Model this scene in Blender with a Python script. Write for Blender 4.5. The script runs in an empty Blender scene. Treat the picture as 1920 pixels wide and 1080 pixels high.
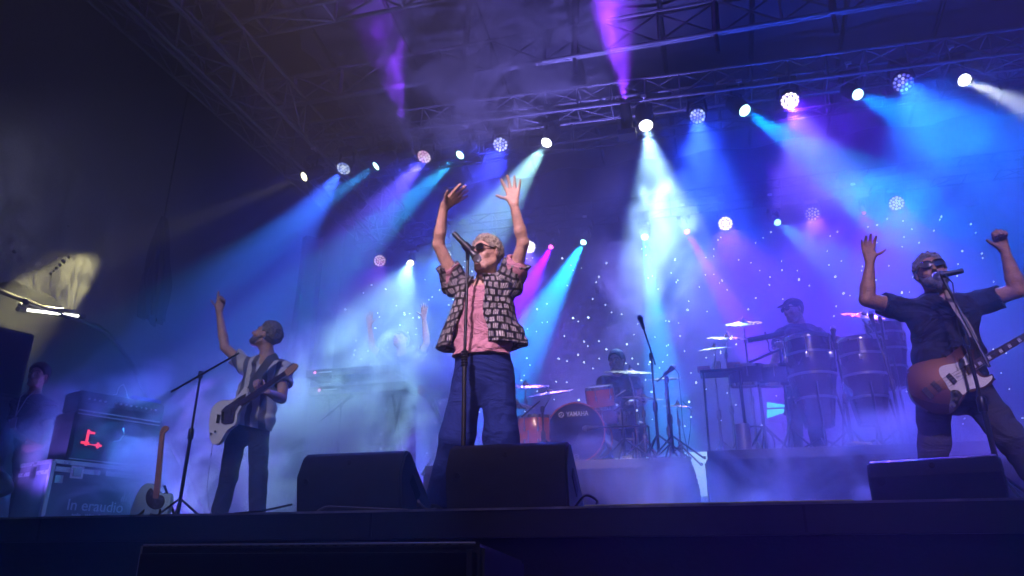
import bpy, bmesh, math, random
import numpy as np
from mathutils import Vector, Matrix
random.seed(7)
sc = bpy.context.scene
COL = sc.collection
# ---------------------------------------------------------------- camera
CZ = 1.55; YAW = math.radians(15); PIT = math.radians(20.55); FPX = 1387.0
cd = bpy.data.cameras.new("camera"); cam = bpy.data.objects.new("camera", cd); COL.objects.link(cam)
cam.location = (0, 0, CZ); cam.rotation_euler = (math.pi/2 + PIT, 0, YAW)
cd.sensor_width = 36; cd.lens = FPX/1920*36; cd.clip_end = 500; cd.clip_start = 0.05
sc.camera = cam
FW = Vector((-math.sin(YAW)*math.cos(PIT), math.cos(YAW)*math.cos(PIT), math.sin(PIT)))
RT = Vector((math.cos(YAW), math.sin(YAW), 0)); UPV = RT.cross(FW)
def at(px, py, Y=None, Z=None, X=None):
    """world point seen at photo pixel (px,py) on the plane Y=, Z= or X="""
    d = RT*(px-960) + UPV*(540-py) + FW*FPX
    if Y is not None: t = Y/d.y
    elif Z is not None: t = (Z-CZ)/d.z
    else: t = X/d.x
    return Vector((d.x*t, d.y*t, CZ+d.z*t))
# ---------------------------------------------------------------- world (night sky) and view
w = bpy.data.worlds.new("World"); sc.world = w; w.use_nodes = True
nt = w.node_tree; bg = nt.nodes["Background"]
sky = nt.nodes.new("ShaderNodeTexSky"); sky.sky_type = 'NISHITA'; sky.sun_disc = False
sky.sun_elevation = math.radians(-6); sky.sun_rotation = math.radians(200)
tint = nt.nodes.new("ShaderNodeMix"); tint.data_type = "RGBA"; tint.blend_type = "MULTIPLY"; tint.inputs["Factor"].default_value = 1; tint.inputs["B"].default_value = (.42, .36, 1, 1)   # night sky over a town
nt.links.new(sky.outputs[0], tint.inputs["A"]); nt.links.new(tint.outputs["Result"], bg.inputs[0]); bg.inputs[1].default_value = 0.010
sc.view_settings.view_transform = 'Standard'; sc.view_settings.look = 'None'
sc.view_settings.exposure = 0; sc.view_settings.gamma = 1
cy = sc.cycles
cy.max_bounces = 5; cy.diffuse_bounces = 2; cy.glossy_bounces = 2; cy.volume_bounces = 0
cy.transparent_max_bounces = 12; cy.use_denoising = True
cy.caustics_reflective = False; cy.caustics_refractive = False
cy.volume_step_rate = 1.5; cy.volume_max_steps = 96
cy.sample_clamp_indirect = 4; cy.sample_clamp_direct = 0
# ---------------------------------------------------------------- lamps: position, aim, colour, watt, cone, blend
STAGE = CZ + 0.253
YE = 3.5
HL = CZ + 6.2
def front(px, py): return at(px, py, Y=9.74)
def back(px, py): return at(px, py, Y=13.6)
# ---------------------------------------------------------------- helpers
def tag(o, label=None, cat=None, group=None, kind=None):
    if label: o["label"] = label
    if cat: o["category"] = cat
    if group: o["group"] = group
    if kind: o["kind"] = kind
    return o
def empty(name, loc, rz=0, rot=None):
    o = bpy.data.objects.new(name, None); COL.objects.link(o)
    o.location = loc; o.rotation_euler = rot if rot else (0, 0, rz); o.empty_display_size = .2
    return o
def copy_tree(o, parent=None):
    c = o.copy(); COL.objects.link(c); c.parent = parent
    for ch in list(o.children): copy_tree(ch, c)
    return c
_mats = {}
def mat(name, col=(.5,.5,.5), rough=.6, metal=0, emit=None, es=0, noise=None, bump=None, spec=None, coat=0, trans=0, alpha=None):
    """principled material; noise=(scale, amount[, second colour]); bump=(scale, strength)"""
    if name in _mats: return _mats[name]
    m = bpy.data.materials.new(name); m.use_nodes = True; t = m.node_tree; b = t.nodes["Principled BSDF"]
    b.inputs["Base Color"].default_value = (*col, 1); b.inputs["Roughness"].default_value = rough
    b.inputs["Metallic"].default_value = metal
    if spec is not None: b.inputs["Specular IOR Level"].default_value = spec
    if coat: b.inputs["Coat Weight"].default_value = coat
    if trans: b.inputs["Transmission Weight"].default_value = trans
    if emit: b.inputs["Emission Color"].default_value = (*emit, 1); b.inputs["Emission Strength"].default_value = es
    tc = None
    if noise or bump: tc = t.nodes.new("ShaderNodeTexCoord")
    if noise:
        n = t.nodes.new("ShaderNodeTexNoise"); n.inputs["Scale"].default_value = noise[0]; n.inputs["Detail"].default_value = 5
        t.links.new(tc.outputs["Object"], n.inputs["Vector"])
        r = t.nodes.new("ShaderNodeValToRGB"); r.color_ramp.elements[0].position = .3; r.color_ramp.elements[1].position = .7
        c2 = noise[2] if len(noise) > 2 else tuple(min(1, c*(1+noise[1])) for c in col)
        c1 = col if len(noise) > 2 else tuple(c*(1-noise[1]) for c in col)
        r.color_ramp.elements[0].color = (*c1, 1); r.color_ramp.elements[1].color = (*c2, 1)
        t.links.new(n.outputs[0], r.inputs[0]); t.links.new(r.outputs[0], b.inputs["Base Color"])
        rr = t.nodes.new("ShaderNodeMapRange"); rr.inputs[3].default_value = max(.02, rough-.1); rr.inputs[4].default_value = min(1, rough+.1)
        t.links.new(n.outputs[0], rr.inputs[0]); t.links.new(rr.outputs[0], b.inputs["Roughness"])
    if bump:
        n2 = t.nodes.new("ShaderNodeTexNoise"); n2.inputs["Scale"].default_value = bump[0]; n2.inputs["Detail"].default_value = 4
        t.links.new(tc.outputs["Object"], n2.inputs["Vector"])
        bn = t.nodes.new("ShaderNodeBump"); bn.inputs["Strength"].default_value = bump[1]; bn.inputs["Distance"].default_value = .02
        t.links.new(n2.outputs[0], bn.inputs["Height"]); t.links.new(bn.outputs[0], b.inputs["Normal"])
    _mats[name] = m
    return m
def link_mesh(name, me, m, parent=None, smooth=False):
    if m is not None:
        for mm in (m if isinstance(m, (list, tuple)) else [m]): me.materials.append(mm)
    if smooth: me.polygons.foreach_set("use_smooth", [True]*len(me.polygons))
    o = bpy.data.objects.new(name, me); COL.objects.link(o)
    if parent: o.parent = parent
    return o
class MB:
    """collects simple solids, builds ONE mesh object"""
    def __init__(s): s.bm = bmesh.new(); s.mi = 0; s.M = Matrix.Identity(4)
    def _fin(s, geom_verts, n0):
        if s.M != Matrix.Identity(4): bmesh.ops.transform(s.bm, matrix=s.M, verts=geom_verts)
        s.bm.faces.ensure_lookup_table()
        for f in s.bm.faces[n0:]: f.material_index = s.mi
    def box(s, c, size, rot=None, bev=0):
        n0 = len(s.bm.faces); old = set(s.bm.verts) if bev else None
        g = bmesh.ops.create_cube(s.bm, size=1); v = g["verts"]
        bmesh.ops.scale(s.bm, vec=size, verts=v)
        if bev:
            e = list({e for x in v for e in x.link_edges})
            r = bmesh.ops.bevel(s.bm, geom=e, offset=bev, segments=2, affect='EDGES', profile=.7)
            v = [x for x in s.bm.verts if x not in old]
        if rot is not None: bmesh.ops.transform(s.bm, matrix=rot.to_4x4() if hasattr(rot, "to_4x4") else rot, verts=v)
        bmesh.ops.translate(s.bm, vec=c, verts=v)
        s._fin(v, n0); return s
    def tube(s, a, b, r, r2=None, seg=10, caps=True):
        a = Vector(a); b = Vector(b); d = b-a; L = d.length
        if L < 1e-6: return s
        n0 = len(s.bm.faces)
        g = bmesh.ops.create_cone(s.bm, cap_ends=caps, segments=seg, radius1=r, radius2=r if r2 is None else r2, depth=L)
        q = d.to_track_quat('Z', 'Y').to_matrix().to_4x4()
        bmesh.ops.transform(s.bm, matrix=Matrix.Translation((a+b)/2) @ q, verts=g["verts"])
        s._fin(g["verts"], n0); return s
    def path(s, pts, r, seg=8):
        pts = [Vector(p) for p in pts]; n0 = len(s.bm.faces); rings = []; vs = []
        ref = Vector((0, 0, 1))
        for i, p in enumerate(pts):
            d = (pts[min(i+1, len(pts)-1)] - pts[max(i-1, 0)]).normalized()
            u = d.cross(ref)
            if u.length < .05: u = d.cross(Vector((1, 0, 0)))
            u.normalize(); v = d.cross(u)
            ring = [s.bm.verts.new(p + (u*math.cos(2*math.pi*k/seg) + v*math.sin(2*math.pi*k/seg))*r) for k in range(seg)]
            rings.append(ring); vs += ring
        for a, b in zip(rings, rings[1:]):
            for k in range(seg): s.bm.faces.new((a[k], a[(k+1) % seg], b[(k+1) % seg], b[k]))
        s.bm.faces.new(rings[0][::-1]); s.bm.faces.new(rings[-1])
        s._fin(vs, n0); return s
    def sphere(s, c, r, seg=12, sc_=(1, 1, 1), rot=None):
        n0 = len(s.bm.faces)
        g = bmesh.ops.create_uvsphere(s.bm, u_segments=seg, v_segments=max(6, seg*2//3), radius=r)
        bmesh.ops.scale(s.bm, vec=sc_, verts=g["verts"])
        if rot is not None: bmesh.ops.transform(s.bm, matrix=rot.to_4x4(), verts=g["verts"])
        bmesh.ops.translate(s.bm, vec=c, verts=g["verts"]); s._fin(g["verts"], n0); return s
    def lathe(s, prof, M=None, seg=24, close=True):
        """prof: (r,z) list around Z"""
        n0 = len(s.bm.faces); rings = []; vs = []
        for r, z in prof:
            ring = [s.bm.verts.new((r*math.cos(2*math.pi*k/seg), r*math.sin(2*math.pi*k/seg), z)) for k in range(seg)]
            rings.append(ring); vs += ring
        for a, b in zip(rings, rings[1:]):
            for k in range(seg): s.bm.faces.new((a[k], a[(k+1) % seg], b[(k+1) % seg], b[k]))
        if close: s.bm.faces.new(rings[0][::-1]); s.bm.faces.new(rings[-1])
        if M is not None: bmesh.ops.transform(s.bm, matrix=M, verts=vs)
        s._fin(vs, n0); return s
    def prism(s, pts, z0, z1, M=None, bev=0):
        """polygon (x,y) extruded z0..z1, then matrix M"""
        n0 = len(s.bm.faces); old = set(s.bm.verts) if bev else None
        lo = [s.bm.verts.new((x, y, z0)) for x, y in pts]; hi = [s.bm.verts.new((x, y, z1)) for x, y in pts]
        n = len(pts)
        s.bm.faces.new(lo[::-1]); s.bm.faces.new(hi)
        for k in range(n): s.bm.faces.new((lo[k], lo[(k+1) % n], hi[(k+1) % n], hi[k]))
        v = lo+hi
        if bev:
            e = [e for e in {e for x in v for e in x.link_edges} if (e.verts[0] in hi) == (e.verts[1] in hi)]
            bmesh.ops.bevel(s.bm, geom=e, offset=bev, segments=3, affect='EDGES')
            v = [x for x in s.bm.verts if x not in old]
        if M is not None: bmesh.ops.transform(s.bm, matrix=M, verts=v)
        s._fin(v, n0); return s
    def quad(s, a, b, c, d):
        n0 = len(s.bm.faces); v = [s.bm.verts.new(p) for p in (a, b, c, d)]; s.bm.faces.new(v); s._fin(v, n0); return s
    def build(s, name, m, parent=None, smooth=False):
        bmesh.ops.recalc_face_normals(s.bm, faces=s.bm.faces)
        me = bpy.data.meshes.new(name); s.bm.to_mesh(me); s.bm.free()
        if smooth:
            o = link_mesh(name, me, m, parent, True)
            try: me.set_sharp_from_angle(angle=math.radians(38))
            except Exception: pass
            return o
        return link_mesh(name, me, m, parent)
def aim(d, up='Y'): return Vector(d).to_track_quat('-Z', up)
def frameM(o, x, y, z):
    return Matrix(((x[0], y[0], z[0], o[0]), (x[1], y[1], z[1], o[1]), (x[2], y[2], z[2], o[2]), (0, 0, 0, 1)))
def text(name, s, size, M, m, parent=None, ext=.002, bold=0, shear=0, sx=1):
    cu = bpy.data.curves.new(name, 'FONT'); cu.body = s; cu.size = size; cu.extrude = ext; cu.offset = bold; cu.shear = shear
    cu.align_x = 'CENTER'; cu.align_y = 'CENTER'
    tmp = bpy.data.objects.new("tmp", cu); COL.objects.link(tmp)
    me = bpy.data.meshes.new_from_object(tmp.evaluated_get(bpy.context.evaluated_depsgraph_get()))
    bpy.data.objects.remove(tmp); me.transform(Matrix.Diagonal((sx, 1, 1, 1))); me.transform(M); me.name = name
    me.materials.clear()
    return link_mesh(name, me, m, parent)
# ---------------------------------------------------------------- materials of the setting
M_black = mat("black_cloth", (.012,.012,.014), .9, noise=(6,.4), bump=(40,.3), spec=.2)
M_deck = mat("stage_deck", (.03,.03,.033), .45, noise=(3,.5), bump=(60,.2))
M_ground = mat("asphalt", (.04,.04,.04), .9, noise=(4,.4), bump=(80,.4))
M_alu = mat("truss_aluminium", (.26,.26,.28), .5, .35, noise=(8,.2))
M_steel = mat("dark_steel", (.05,.05,.055), .45, .7, noise=(8,.2))
M_chrome = mat("chrome", (.75,.75,.78), .12, 1)
M_bplast = mat("black_plastic", (.018,.018,.02), .5, noise=(20,.3), bump=(200,.15))
M_cable = mat("cable_rubber", (.012,.012,.012), .5)
M_white = mat("white_label", (.75,.75,.75), .6)
# ---------------------------------------------------------------- ground, stage, walls, roof
g = MB(); g.box((0, 20, -.05), (160, 160, .1)).build("ground", M_ground)["kind"] = "structure"
XL = at(590, 270, Y=9.74).x            # left end of the front lighting truss
stage = empty("stage_platform", (3, 9, 0)); tag(stage, "big black concert stage whose front edge runs across the bottom of the picture", "stage")
stage_off = Vector((3, 9, 0))
def S(mb, name, m, par, off, **k):
    mb.bm.verts.ensure_lookup_table(); bmesh.ops.translate(mb.bm, vec=-Vector(off), verts=mb.bm.verts); return mb.build(name, m, par, **k)
mb = MB(); mb.box((3, YE+6.2, STAGE-.06), (22, 12.4, .12)); S(mb, "deck", M_deck, stage, stage_off)
mb = MB(); mb.box((3, YE-.012, STAGE-.004), (22.02, .012, .010)); S(mb, 'edge_highlight', mat('edge_highlight_grey', (.30,.28,.30), .35, .3, noise=(7,.7)), stage, stage_off)  # paler strip put in as the thin highlight along the stage edge
for xj in range(-8, 14, 2): mb = MB(); mb.box((xj+.35, YE-.0125, STAGE-.07), (.012, .006, .11)); S(mb, 'panel_joint', mat('joint_black', (.004,.004,.004), .9), stage, stage_off)
mb = MB(); mb.box((3, YE+.02, STAGE-.07), (22.02, .06, .126), bev=.004); S(mb, "edge_trim", M_bplast, stage, stage_off)
# skirt: hanging pleated black cloth
def cloth_sheet(fn, nu, nv):
    me = bpy.data.meshes.new("cloth"); V = []; F = []
    for j in range(nv+1):
        for i in range(nu+1): V.append(fn(i/nu, j/nv))
    for j in range(nv):
        for i in range(nu):
            a = j*(nu+1)+i; F.append((a, a+1, a+nu+2, a+nu+1))
    me.from_pydata(V, [], F); return me
me = cloth_sheet(lambda u, v: (-11+22*u, YE+.05-3.5+3.5-9+.012*math.sin(u*460+v*1.3)*(.3+v), (STAGE-.13)*(1-v)), 900, 4)
me.transform(Matrix.Translation((0, 0, 0)))
sk = link_mesh("skirt", me, M_black, stage, True)
# drum riser and percussion riser
RZ = STAGE + .62
def riser(x0, x1, y0, y1, z1, label):
    c = ((x0+x1)/2, (y0+y1)/2, STAGE); r = empty("riser", c); tag(r, label, "riser", "risers at the back of the stage")
    mb = MB(); mb.box((c[0], c[1], z1-.04), (x1-x0, y1-y0, .08), bev=.006); S(mb, "riser_deck", M_deck, r, c)
    h = z1-.08-STAGE
    def fn(u, v):
        P = 2*(x1-x0)+2*(y1-y0); s = u*P; w_ = x1-x0; d_ = y1-y0
        if s < w_: p = (x0+s, y0-.01)
        elif s < w_+d_: p = (x1+.01, y0+s-w_)
        elif s < 2*w_+d_: p = (x1-(s-w_-d_), y1+.01)
        else: p = (x0-.01, y1-(s-2*w_-d_))
        k = .012*math.sin(s*38)+.008*math.sin(s*13+v*2)
        nx = 0 if s < w_ or w_+d_ < s < 2*w_+d_ else (1 if s < 2*w_+d_ else -1); ny = -1 if s < w_ else (1 if w_+d_ < s < 2*w_+d_ else 0)
        return (p[0]+nx*k-c[0], p[1]+ny*k-c[1], (STAGE+h*(1-v)+.001)-c[2])
    link_mesh("riser_skirt", cloth_sheet(fn, 500, 3), mat("riser_cloth", (.006,.006,.008), .85, noise=(5,.35), bump=(30,.3)), r, True)
    return r
drum_riser = riser(-2.62, -.20, 6.62, 8.7, RZ, "long black skirted riser carrying the drum kit and the keyboards")
keys_riser = None
perc_riser = riser(-.05, 3.6, 6.45, 8.8, RZ+.02, "black skirted riser under the congas on the right")
# ---------------------------------------------------------------- trusses
def box_truss(name, label, A, B, wd, ht, n, r=.024, rd=.012, m=None, group="aluminium roof and lighting trusses"):
    A = Vector(A); B = Vector(B); d = (B-A); L = d.length; d.normalize()
    s = d.cross(Vector((0, 0, 1))).normalized(); u = s.cross(d)
    o = empty(name, A); tag(o, label, "truss", group)
    cs = [(-1, -1), (1, -1), (1, 1), (-1, 1)]
    def P(t, c): return d*L*t + s*(wd/2*c[0]) + u*(ht/2*c[1])
    mb = MB()
    for c in cs: mb.tube(P(0, c), P(1, c), r, seg=8)
    mb.build("chords", m or M_alu, o, smooth=True)
    mb = MB()
    for i in range(n):
        t0, t1 = i/n, (i+1)/n
        for k in range(4):
            c0, c1 = cs[k], cs[(k+1) % 4]
            if i % 2: c0, c1 = c1, c0
            mb.tube(P(t0, c0), P(t1, c1), rd, seg=6)
            mb.tube(P(t0, cs[k]), P(t0, cs[(k+1) % 4]), rd, seg=6)
    mb.build("lattice", m or M_alu, o, smooth=True)
    return o
ZF = 8.02; ZB = at(1200, 440, Y=13.6).z
ft = box_truss("lighting_truss", "front lighting truss hung above the singer, carrying the nearer row of lamps", (-6.15, 9.78, ZF+.42), (7.2, 9.78, ZF+.02), .38, .38, 26)
bt = box_truss("lighting_truss", "rear lighting truss above the drums, carrying the lower far row of lamps", (-7.2, 13.65, ZB+.62), (7.5, 13.65, ZB+.62), .36, .36, 28, m=mat('truss_black', (.035,.035,.04), .5, .6))
box_truss("roof_truss", "left side roof truss running back over the stage edge beside the dark wall", (-6.35, 2.0, 8.55), (-6.35, 14.2, 8.55), .55, .7, 20, .03, .014)
box_truss("roof_truss", "outer left roof truss lying against the black side wall", (-7.3, 1.5, 8.75), (-7.3, 14.2, 8.75), .35, .35, 12, .022, .012)
box_truss("roof_truss", "thin roof truss crossing the pale canopy just above the front lamps", (-7.2, 9.3, 9.12), (8.5, 9.3, 9.12), .05, .56, 18, .03, .018)
box_truss("roof_truss", "deep roof truss crossing the canopy near the top of the picture", (-7.2, 7.9, 9.7), (8.5, 7.9, 9.7), .4, .8, 14, .032, .02)
box_truss("roof_truss", "rearmost roof truss behind the front lamps at canopy height", (-7.2, 11.6, 8.95), (8.5, 11.6, 8.95), .3, .5, 18, .026, .014)
# verticals standing in the roof (posts and hangers)
M_dtr = mat("roof_steel", (.10,.10,.11), .5, .5, noise=(7,.2))
def canopy_z(y): return 12.0-.17*(y-3)
rf = empty("roof_frame", (0, 8, 10)); tag(rf, "dark steel rafters and posts holding up the pale stage canopy", "roof frame")
for x in np.arange(-6.4, 9, 1.55):
    mb = MB(); mb.tube((x, -4.5, canopy_z(3.5)-.1-10), (x, 6.5, canopy_z(14.5)-.1-10), .04, seg=8); mb.build("rafter", M_dtr, rf, True)
for y in (5.0, 7.9, 10.6, 13.2):
    mb = MB(); mb.tube((-7, y-8, canopy_z(y)-.2-10), (9, y-8, canopy_z(y)-.2-10), .035, seg=8); mb.build("purlin", M_dtr, rf, True)
for x in (-3.3, -1.5, 0.6, 2.2, 4.7):
    mb = MB(); mb.tube((x, 1.3, 8.85-10), (x+.1, 1.3, canopy_z(9.3)-.2-10), .055, seg=8); mb.tube((x, 1.3, 8.5-10), (x, 1.3, 8.9-10), .03, seg=8); mb.build("post", M_dtr, rf, True)
for x in (-6.1, -2.6, 1.2, 3.1):
    mb = MB(); mb.tube((x, -.1, 9.3-10), (x+.7, -.1, canopy_z(7.9)-.2-10), .022, seg=6); mb.tube((x, -.1, 9.3-10), (x-.7, -.1, canopy_z(7.9)-.2-10), .022, seg=6); mb.tube((x, -.1, 9.3-10), (x, -.1, canopy_z(7.9)-.2-10), .04, seg=6); mb.build("brace", M_dtr, rf, True)
M_canopy = mat("canopy_fabric", (.24,.23,.28), .8, noise=(1.5,.25), bump=(3,.4))
def cf(u, v):
    x = -6.9+16.6*u; y = 2.5+12.3*v; sc_ = .25*abs(math.sin(v*math.pi*8)) if u == 0 else 0
    return (x+sc_, y, canopy_z(y)+.12*math.sin(u*math.pi*10)**2)
cn = link_mesh("stage_canopy", cloth_sheet(cf, 120, 96), M_canopy, None, True); tag(cn, "pale fabric canopy stretched over the roof trusses", "canopy")
# ---------------------------------------------------------------- dark walls
M_tarp = mat("tarp_cloth", (.15,.145,.16), .8, noise=(55,.55), bump=(160,.5))
def lw(u, v):      # left side wall sheet with a torn lower edge
    y = -3+17.6*u; z0 = 4.62 + (.16*math.sin((y-6.2)*2.6) if 6.3 < y < 7.6 else 0) + .05*math.sin(y*9)*.5
    if y > 8.3: z0 = 4.5-(y-8.3)*.9
    z = z0 + (12.6-z0)*v
    x = -8 + .06*math.sin(y*.9+z*.4) + .022*math.sin(y*2.3-z*1.1) + .025*math.sin(y*8+z*2)*math.exp(-v*7)
    return (x, y, z)
t_ = M_tarp.node_tree; tr_ = t_.nodes.new("ShaderNodeBsdfTranslucent"); tr_.inputs[0].default_value = (.16, .16, .15, 1); mx_ = t_.nodes.new("ShaderNodeMixShader"); mx_.inputs[0].default_value = .4
gn = t_.nodes.new("ShaderNodeTexNoise"); gn.inputs["Scale"].default_value = 45; gn.inputs["Detail"].default_value = 6; gr = t_.nodes.new("ShaderNodeMapRange"); gr.inputs[1].default_value = .35; gr.inputs[2].default_value = .7; gr.inputs[3].default_value = .15; gr.inputs[4].default_value = .6
t_.links.new(gn.outputs[0], gr.inputs[0]); t_.links.new(gr.outputs[0], mx_.inputs[0]); t_.links.new(t_.nodes["Principled BSDF"].outputs[0], mx_.inputs[1]); t_.links.new(tr_.outputs[0], mx_.inputs[2]); t_.links.new(mx_.outputs[0], t_.nodes["Material Output"].inputs["Surface"])
wl = link_mesh("side_wall", cloth_sheet(lw, 380, 90), M_tarp, None, True); tag(wl, "big dark tarpaulin wall on the left lit by a slanting warm patch", "wall")
# under the tarp: lower back sheet and a tube lamp
mb = MB(); mb.box((-9.4, 6, 3), (.1, 18, 6.4)).build("lower_wall", mat("grey_cloth", (.05,.05,.06), .8, noise=(5,.3)))
tag(bpy.data.objects["lower_wall"], "dim grey cloth wall showing below the edge of the raised tarpaulin", "wall")
tA = at(40, 580, X=-7.95); tB = at(152, 593, X=-7.95)
tl = empty("tube_lamp", (tA+tB)/2); tag(tl, "white fluorescent tube shining at the lower edge of the left tarpaulin", "tube lamp")
c = (tA+tB)/2
mb = MB(); mb.tube(tA-c, tB-c, .018, seg=12); mb.build("tube", mat("tube_glow", (.8,.8,.8), .5, emit=(1,.97,.82), es=7), tl, True)
mb = MB(); dd = (tB-tA).normalized()
for p in (tA-c, tB-c): mb.tube(p-dd*.05, p+dd*.05, .034, seg=12)
mb.build("end_cap", M_bplast, tl, True)
mb = MB(); mb.tube(tA-c+Vector((-.05, 0, .06)), tB-c+Vector((-.05, 0, .06)), .03, seg=6); mb.build("holder", M_steel, tl)
for (px, py, rr) in ((95,513,.022),(101,508,.018),(106,503,.026),(113,497,.03),(119,490,.036),(129,482,.026),(128,424,.02),(27,472,.03),(48,566,.05)):
    q = at(px, py, X=-7.82); mb = MB(); mb.sphere((0, 0, 0), rr, 8, (.25, 1, .8)); o = mb.build("tear_patch", mat("recess_black", (.003,.003,.003), .9), wl); o.location = q
# edge pipe of the tarp
mb = MB(); mb.path([(-7.96, y, 4.58 if y < 8.3 else 4.5-(y-8.3)*.9) for y in np.arange(2, 13, .5)], .03); o = mb.build("edge_pipe", M_steel, None, True); tag(o, "steel pipe along the sagging lower edge of the left tarpaulin", "pipe")
# gathered torn curtain on the wall
cA = at(308, 408, X=-7.6); cB = at(285, 600, X=-7.6)
def tc_(u, v):
    a = 2*math.pi*u; t = v; w_ = .05+.22*min(1, t*1.6)*(1-.35*t)
    r = w_*(1+.28*math.sin(a*7+t*3)+.15*math.sin(a*13-t*5))
    p = cA.lerp(cB, t); return (p.x+.4*r*math.cos(a), p.y+r*math.sin(a), p.z-.05*math.sin(a*3)*t)
o = link_mesh("gathered_curtain", cloth_sheet(tc_, 120, 40), mat("curtain_black", (.01,.01,.012), .9), None, True)
tag(o, "black curtain gathered into a hanging knot on the left tarpaulin", "curtain")
mb = MB(); mb.path([cA+Vector((0, .02, 3.5)), cA+Vector((0, .01, 1.5)), cA], .012); o = mb.build("hanging_rope", M_cable, None, True); tag(o, "thin rope from which the gathered black curtain hangs", "rope")
# rear wall and left masking curtain
def bw(u, v): x = -9.4+20*u; return (x, 14.9+.07*math.sin(x*5.2)+.04*math.sin(x*11+v*2), STAGE-.3+10*v)
o = link_mesh("rear_wall", cloth_sheet(bw, 500, 6), M_black, None, True); tag(o, "black cloth wall closing the back of the stage", "wall")
def bw(u, v): x = -10.2+2.75*u; return (x, 12.6+.09*math.sin(x*9)+.04*math.sin(x*23+v), STAGE+6.2*v)
o = link_mesh("masking_curtain", cloth_sheet(bw, 200, 4), M_black, None, True); tag(o, "tall black masking curtain at the back left corner of the stage", "curtain")
# ---------------------------------------------------------------- star cloth with lights, video screen
scl = empty("star_cloth", (-1.3, 14.3, STAGE)); tag(scl, "dark backdrop cloth sprinkled with small white star lights behind the band", "backdrop")
def sf(u, v): x = -6.6+13.2*u; return (x+.0, .05*math.sin(x*4.1), 6.1*v)
M_star = mat("star_cloth_blue", (.02,.025,.07), .9, noise=(3,.3))
link_mesh("cloth", cloth_sheet(sf, 200, 4), M_star, scl, True)
mb = MB(); rs = random.Random(11)
for i in range(520):
    x = rs.uniform(-6.4, 6.5); z = 6.0*rs.random()**.8
    if i % 3 == 0: x += 0; 
    r = rs.choice((.005, .006, .007, .007, .008, .009, .013)); 
    mb.tube((x, .05*math.sin(x*4.1)-.03, z), (x, .05*math.sin(x*4.1)-.055, z), r, seg=6)
o = mb.build("star_lights", mat("star_glow", (.8,.8,.8), .5, emit=(.6,.8,1), es=10), scl); o["kind"] = "stuff"
scn = empty("video_screen", (0, 13.9, STAGE)); tag(scn, "low video screen glowing white and pink behind the risers", "screen")
def panel(px0, px1, py0, py1, m, name):
    a = at(px0, py0, Y=13.85); b = at(px1, py1, Y=13.85)
    mb = MB(); mb.box(((a.x+b.x)/2, -.02, (a.z+b.z)/2-STAGE), (abs(b.x-a.x), .05, abs(a.z-b.z)), bev=.02); return mb.build(name, m, scn)
panel(1283, 1345, 848, 930, mat("screen_white", (.1,.1,.1), .5, emit=(.62,.95,.85), es=1.1), "lit_panel")
panel(1352, 1448, 868, 930, mat("screen_lilac", (.1,.1,.1), .5, emit=(.7,.5,1), es=.9), "lit_panel")
panel(1452, 1540, 858, 930, mat("screen_pink", (.1,.1,.1), .5, emit=(1,.3,.55), es=.8), "lit_panel")
panel(1130, 1250, 860, 930, mat("screen_mint", (.1,.1,.1), .5, emit=(.6,1,.75), es=.8), "lit_panel")
panel(1546, 1640, 872, 930, mat("screen_violet", (.1,.1,.1), .5, emit=(.5,.3,1), es=.6), "lit_panel")
a = at(1125, 845, Y=13.95); b = at(1645, 845, Y=13.95)
mb = MB(); mb.box(((a.x+b.x)/2, .08, 1.0), (b.x-a.x+.1, .08, 2.0)); mb.build("screen_frame", M_bplast, scn)
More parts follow.
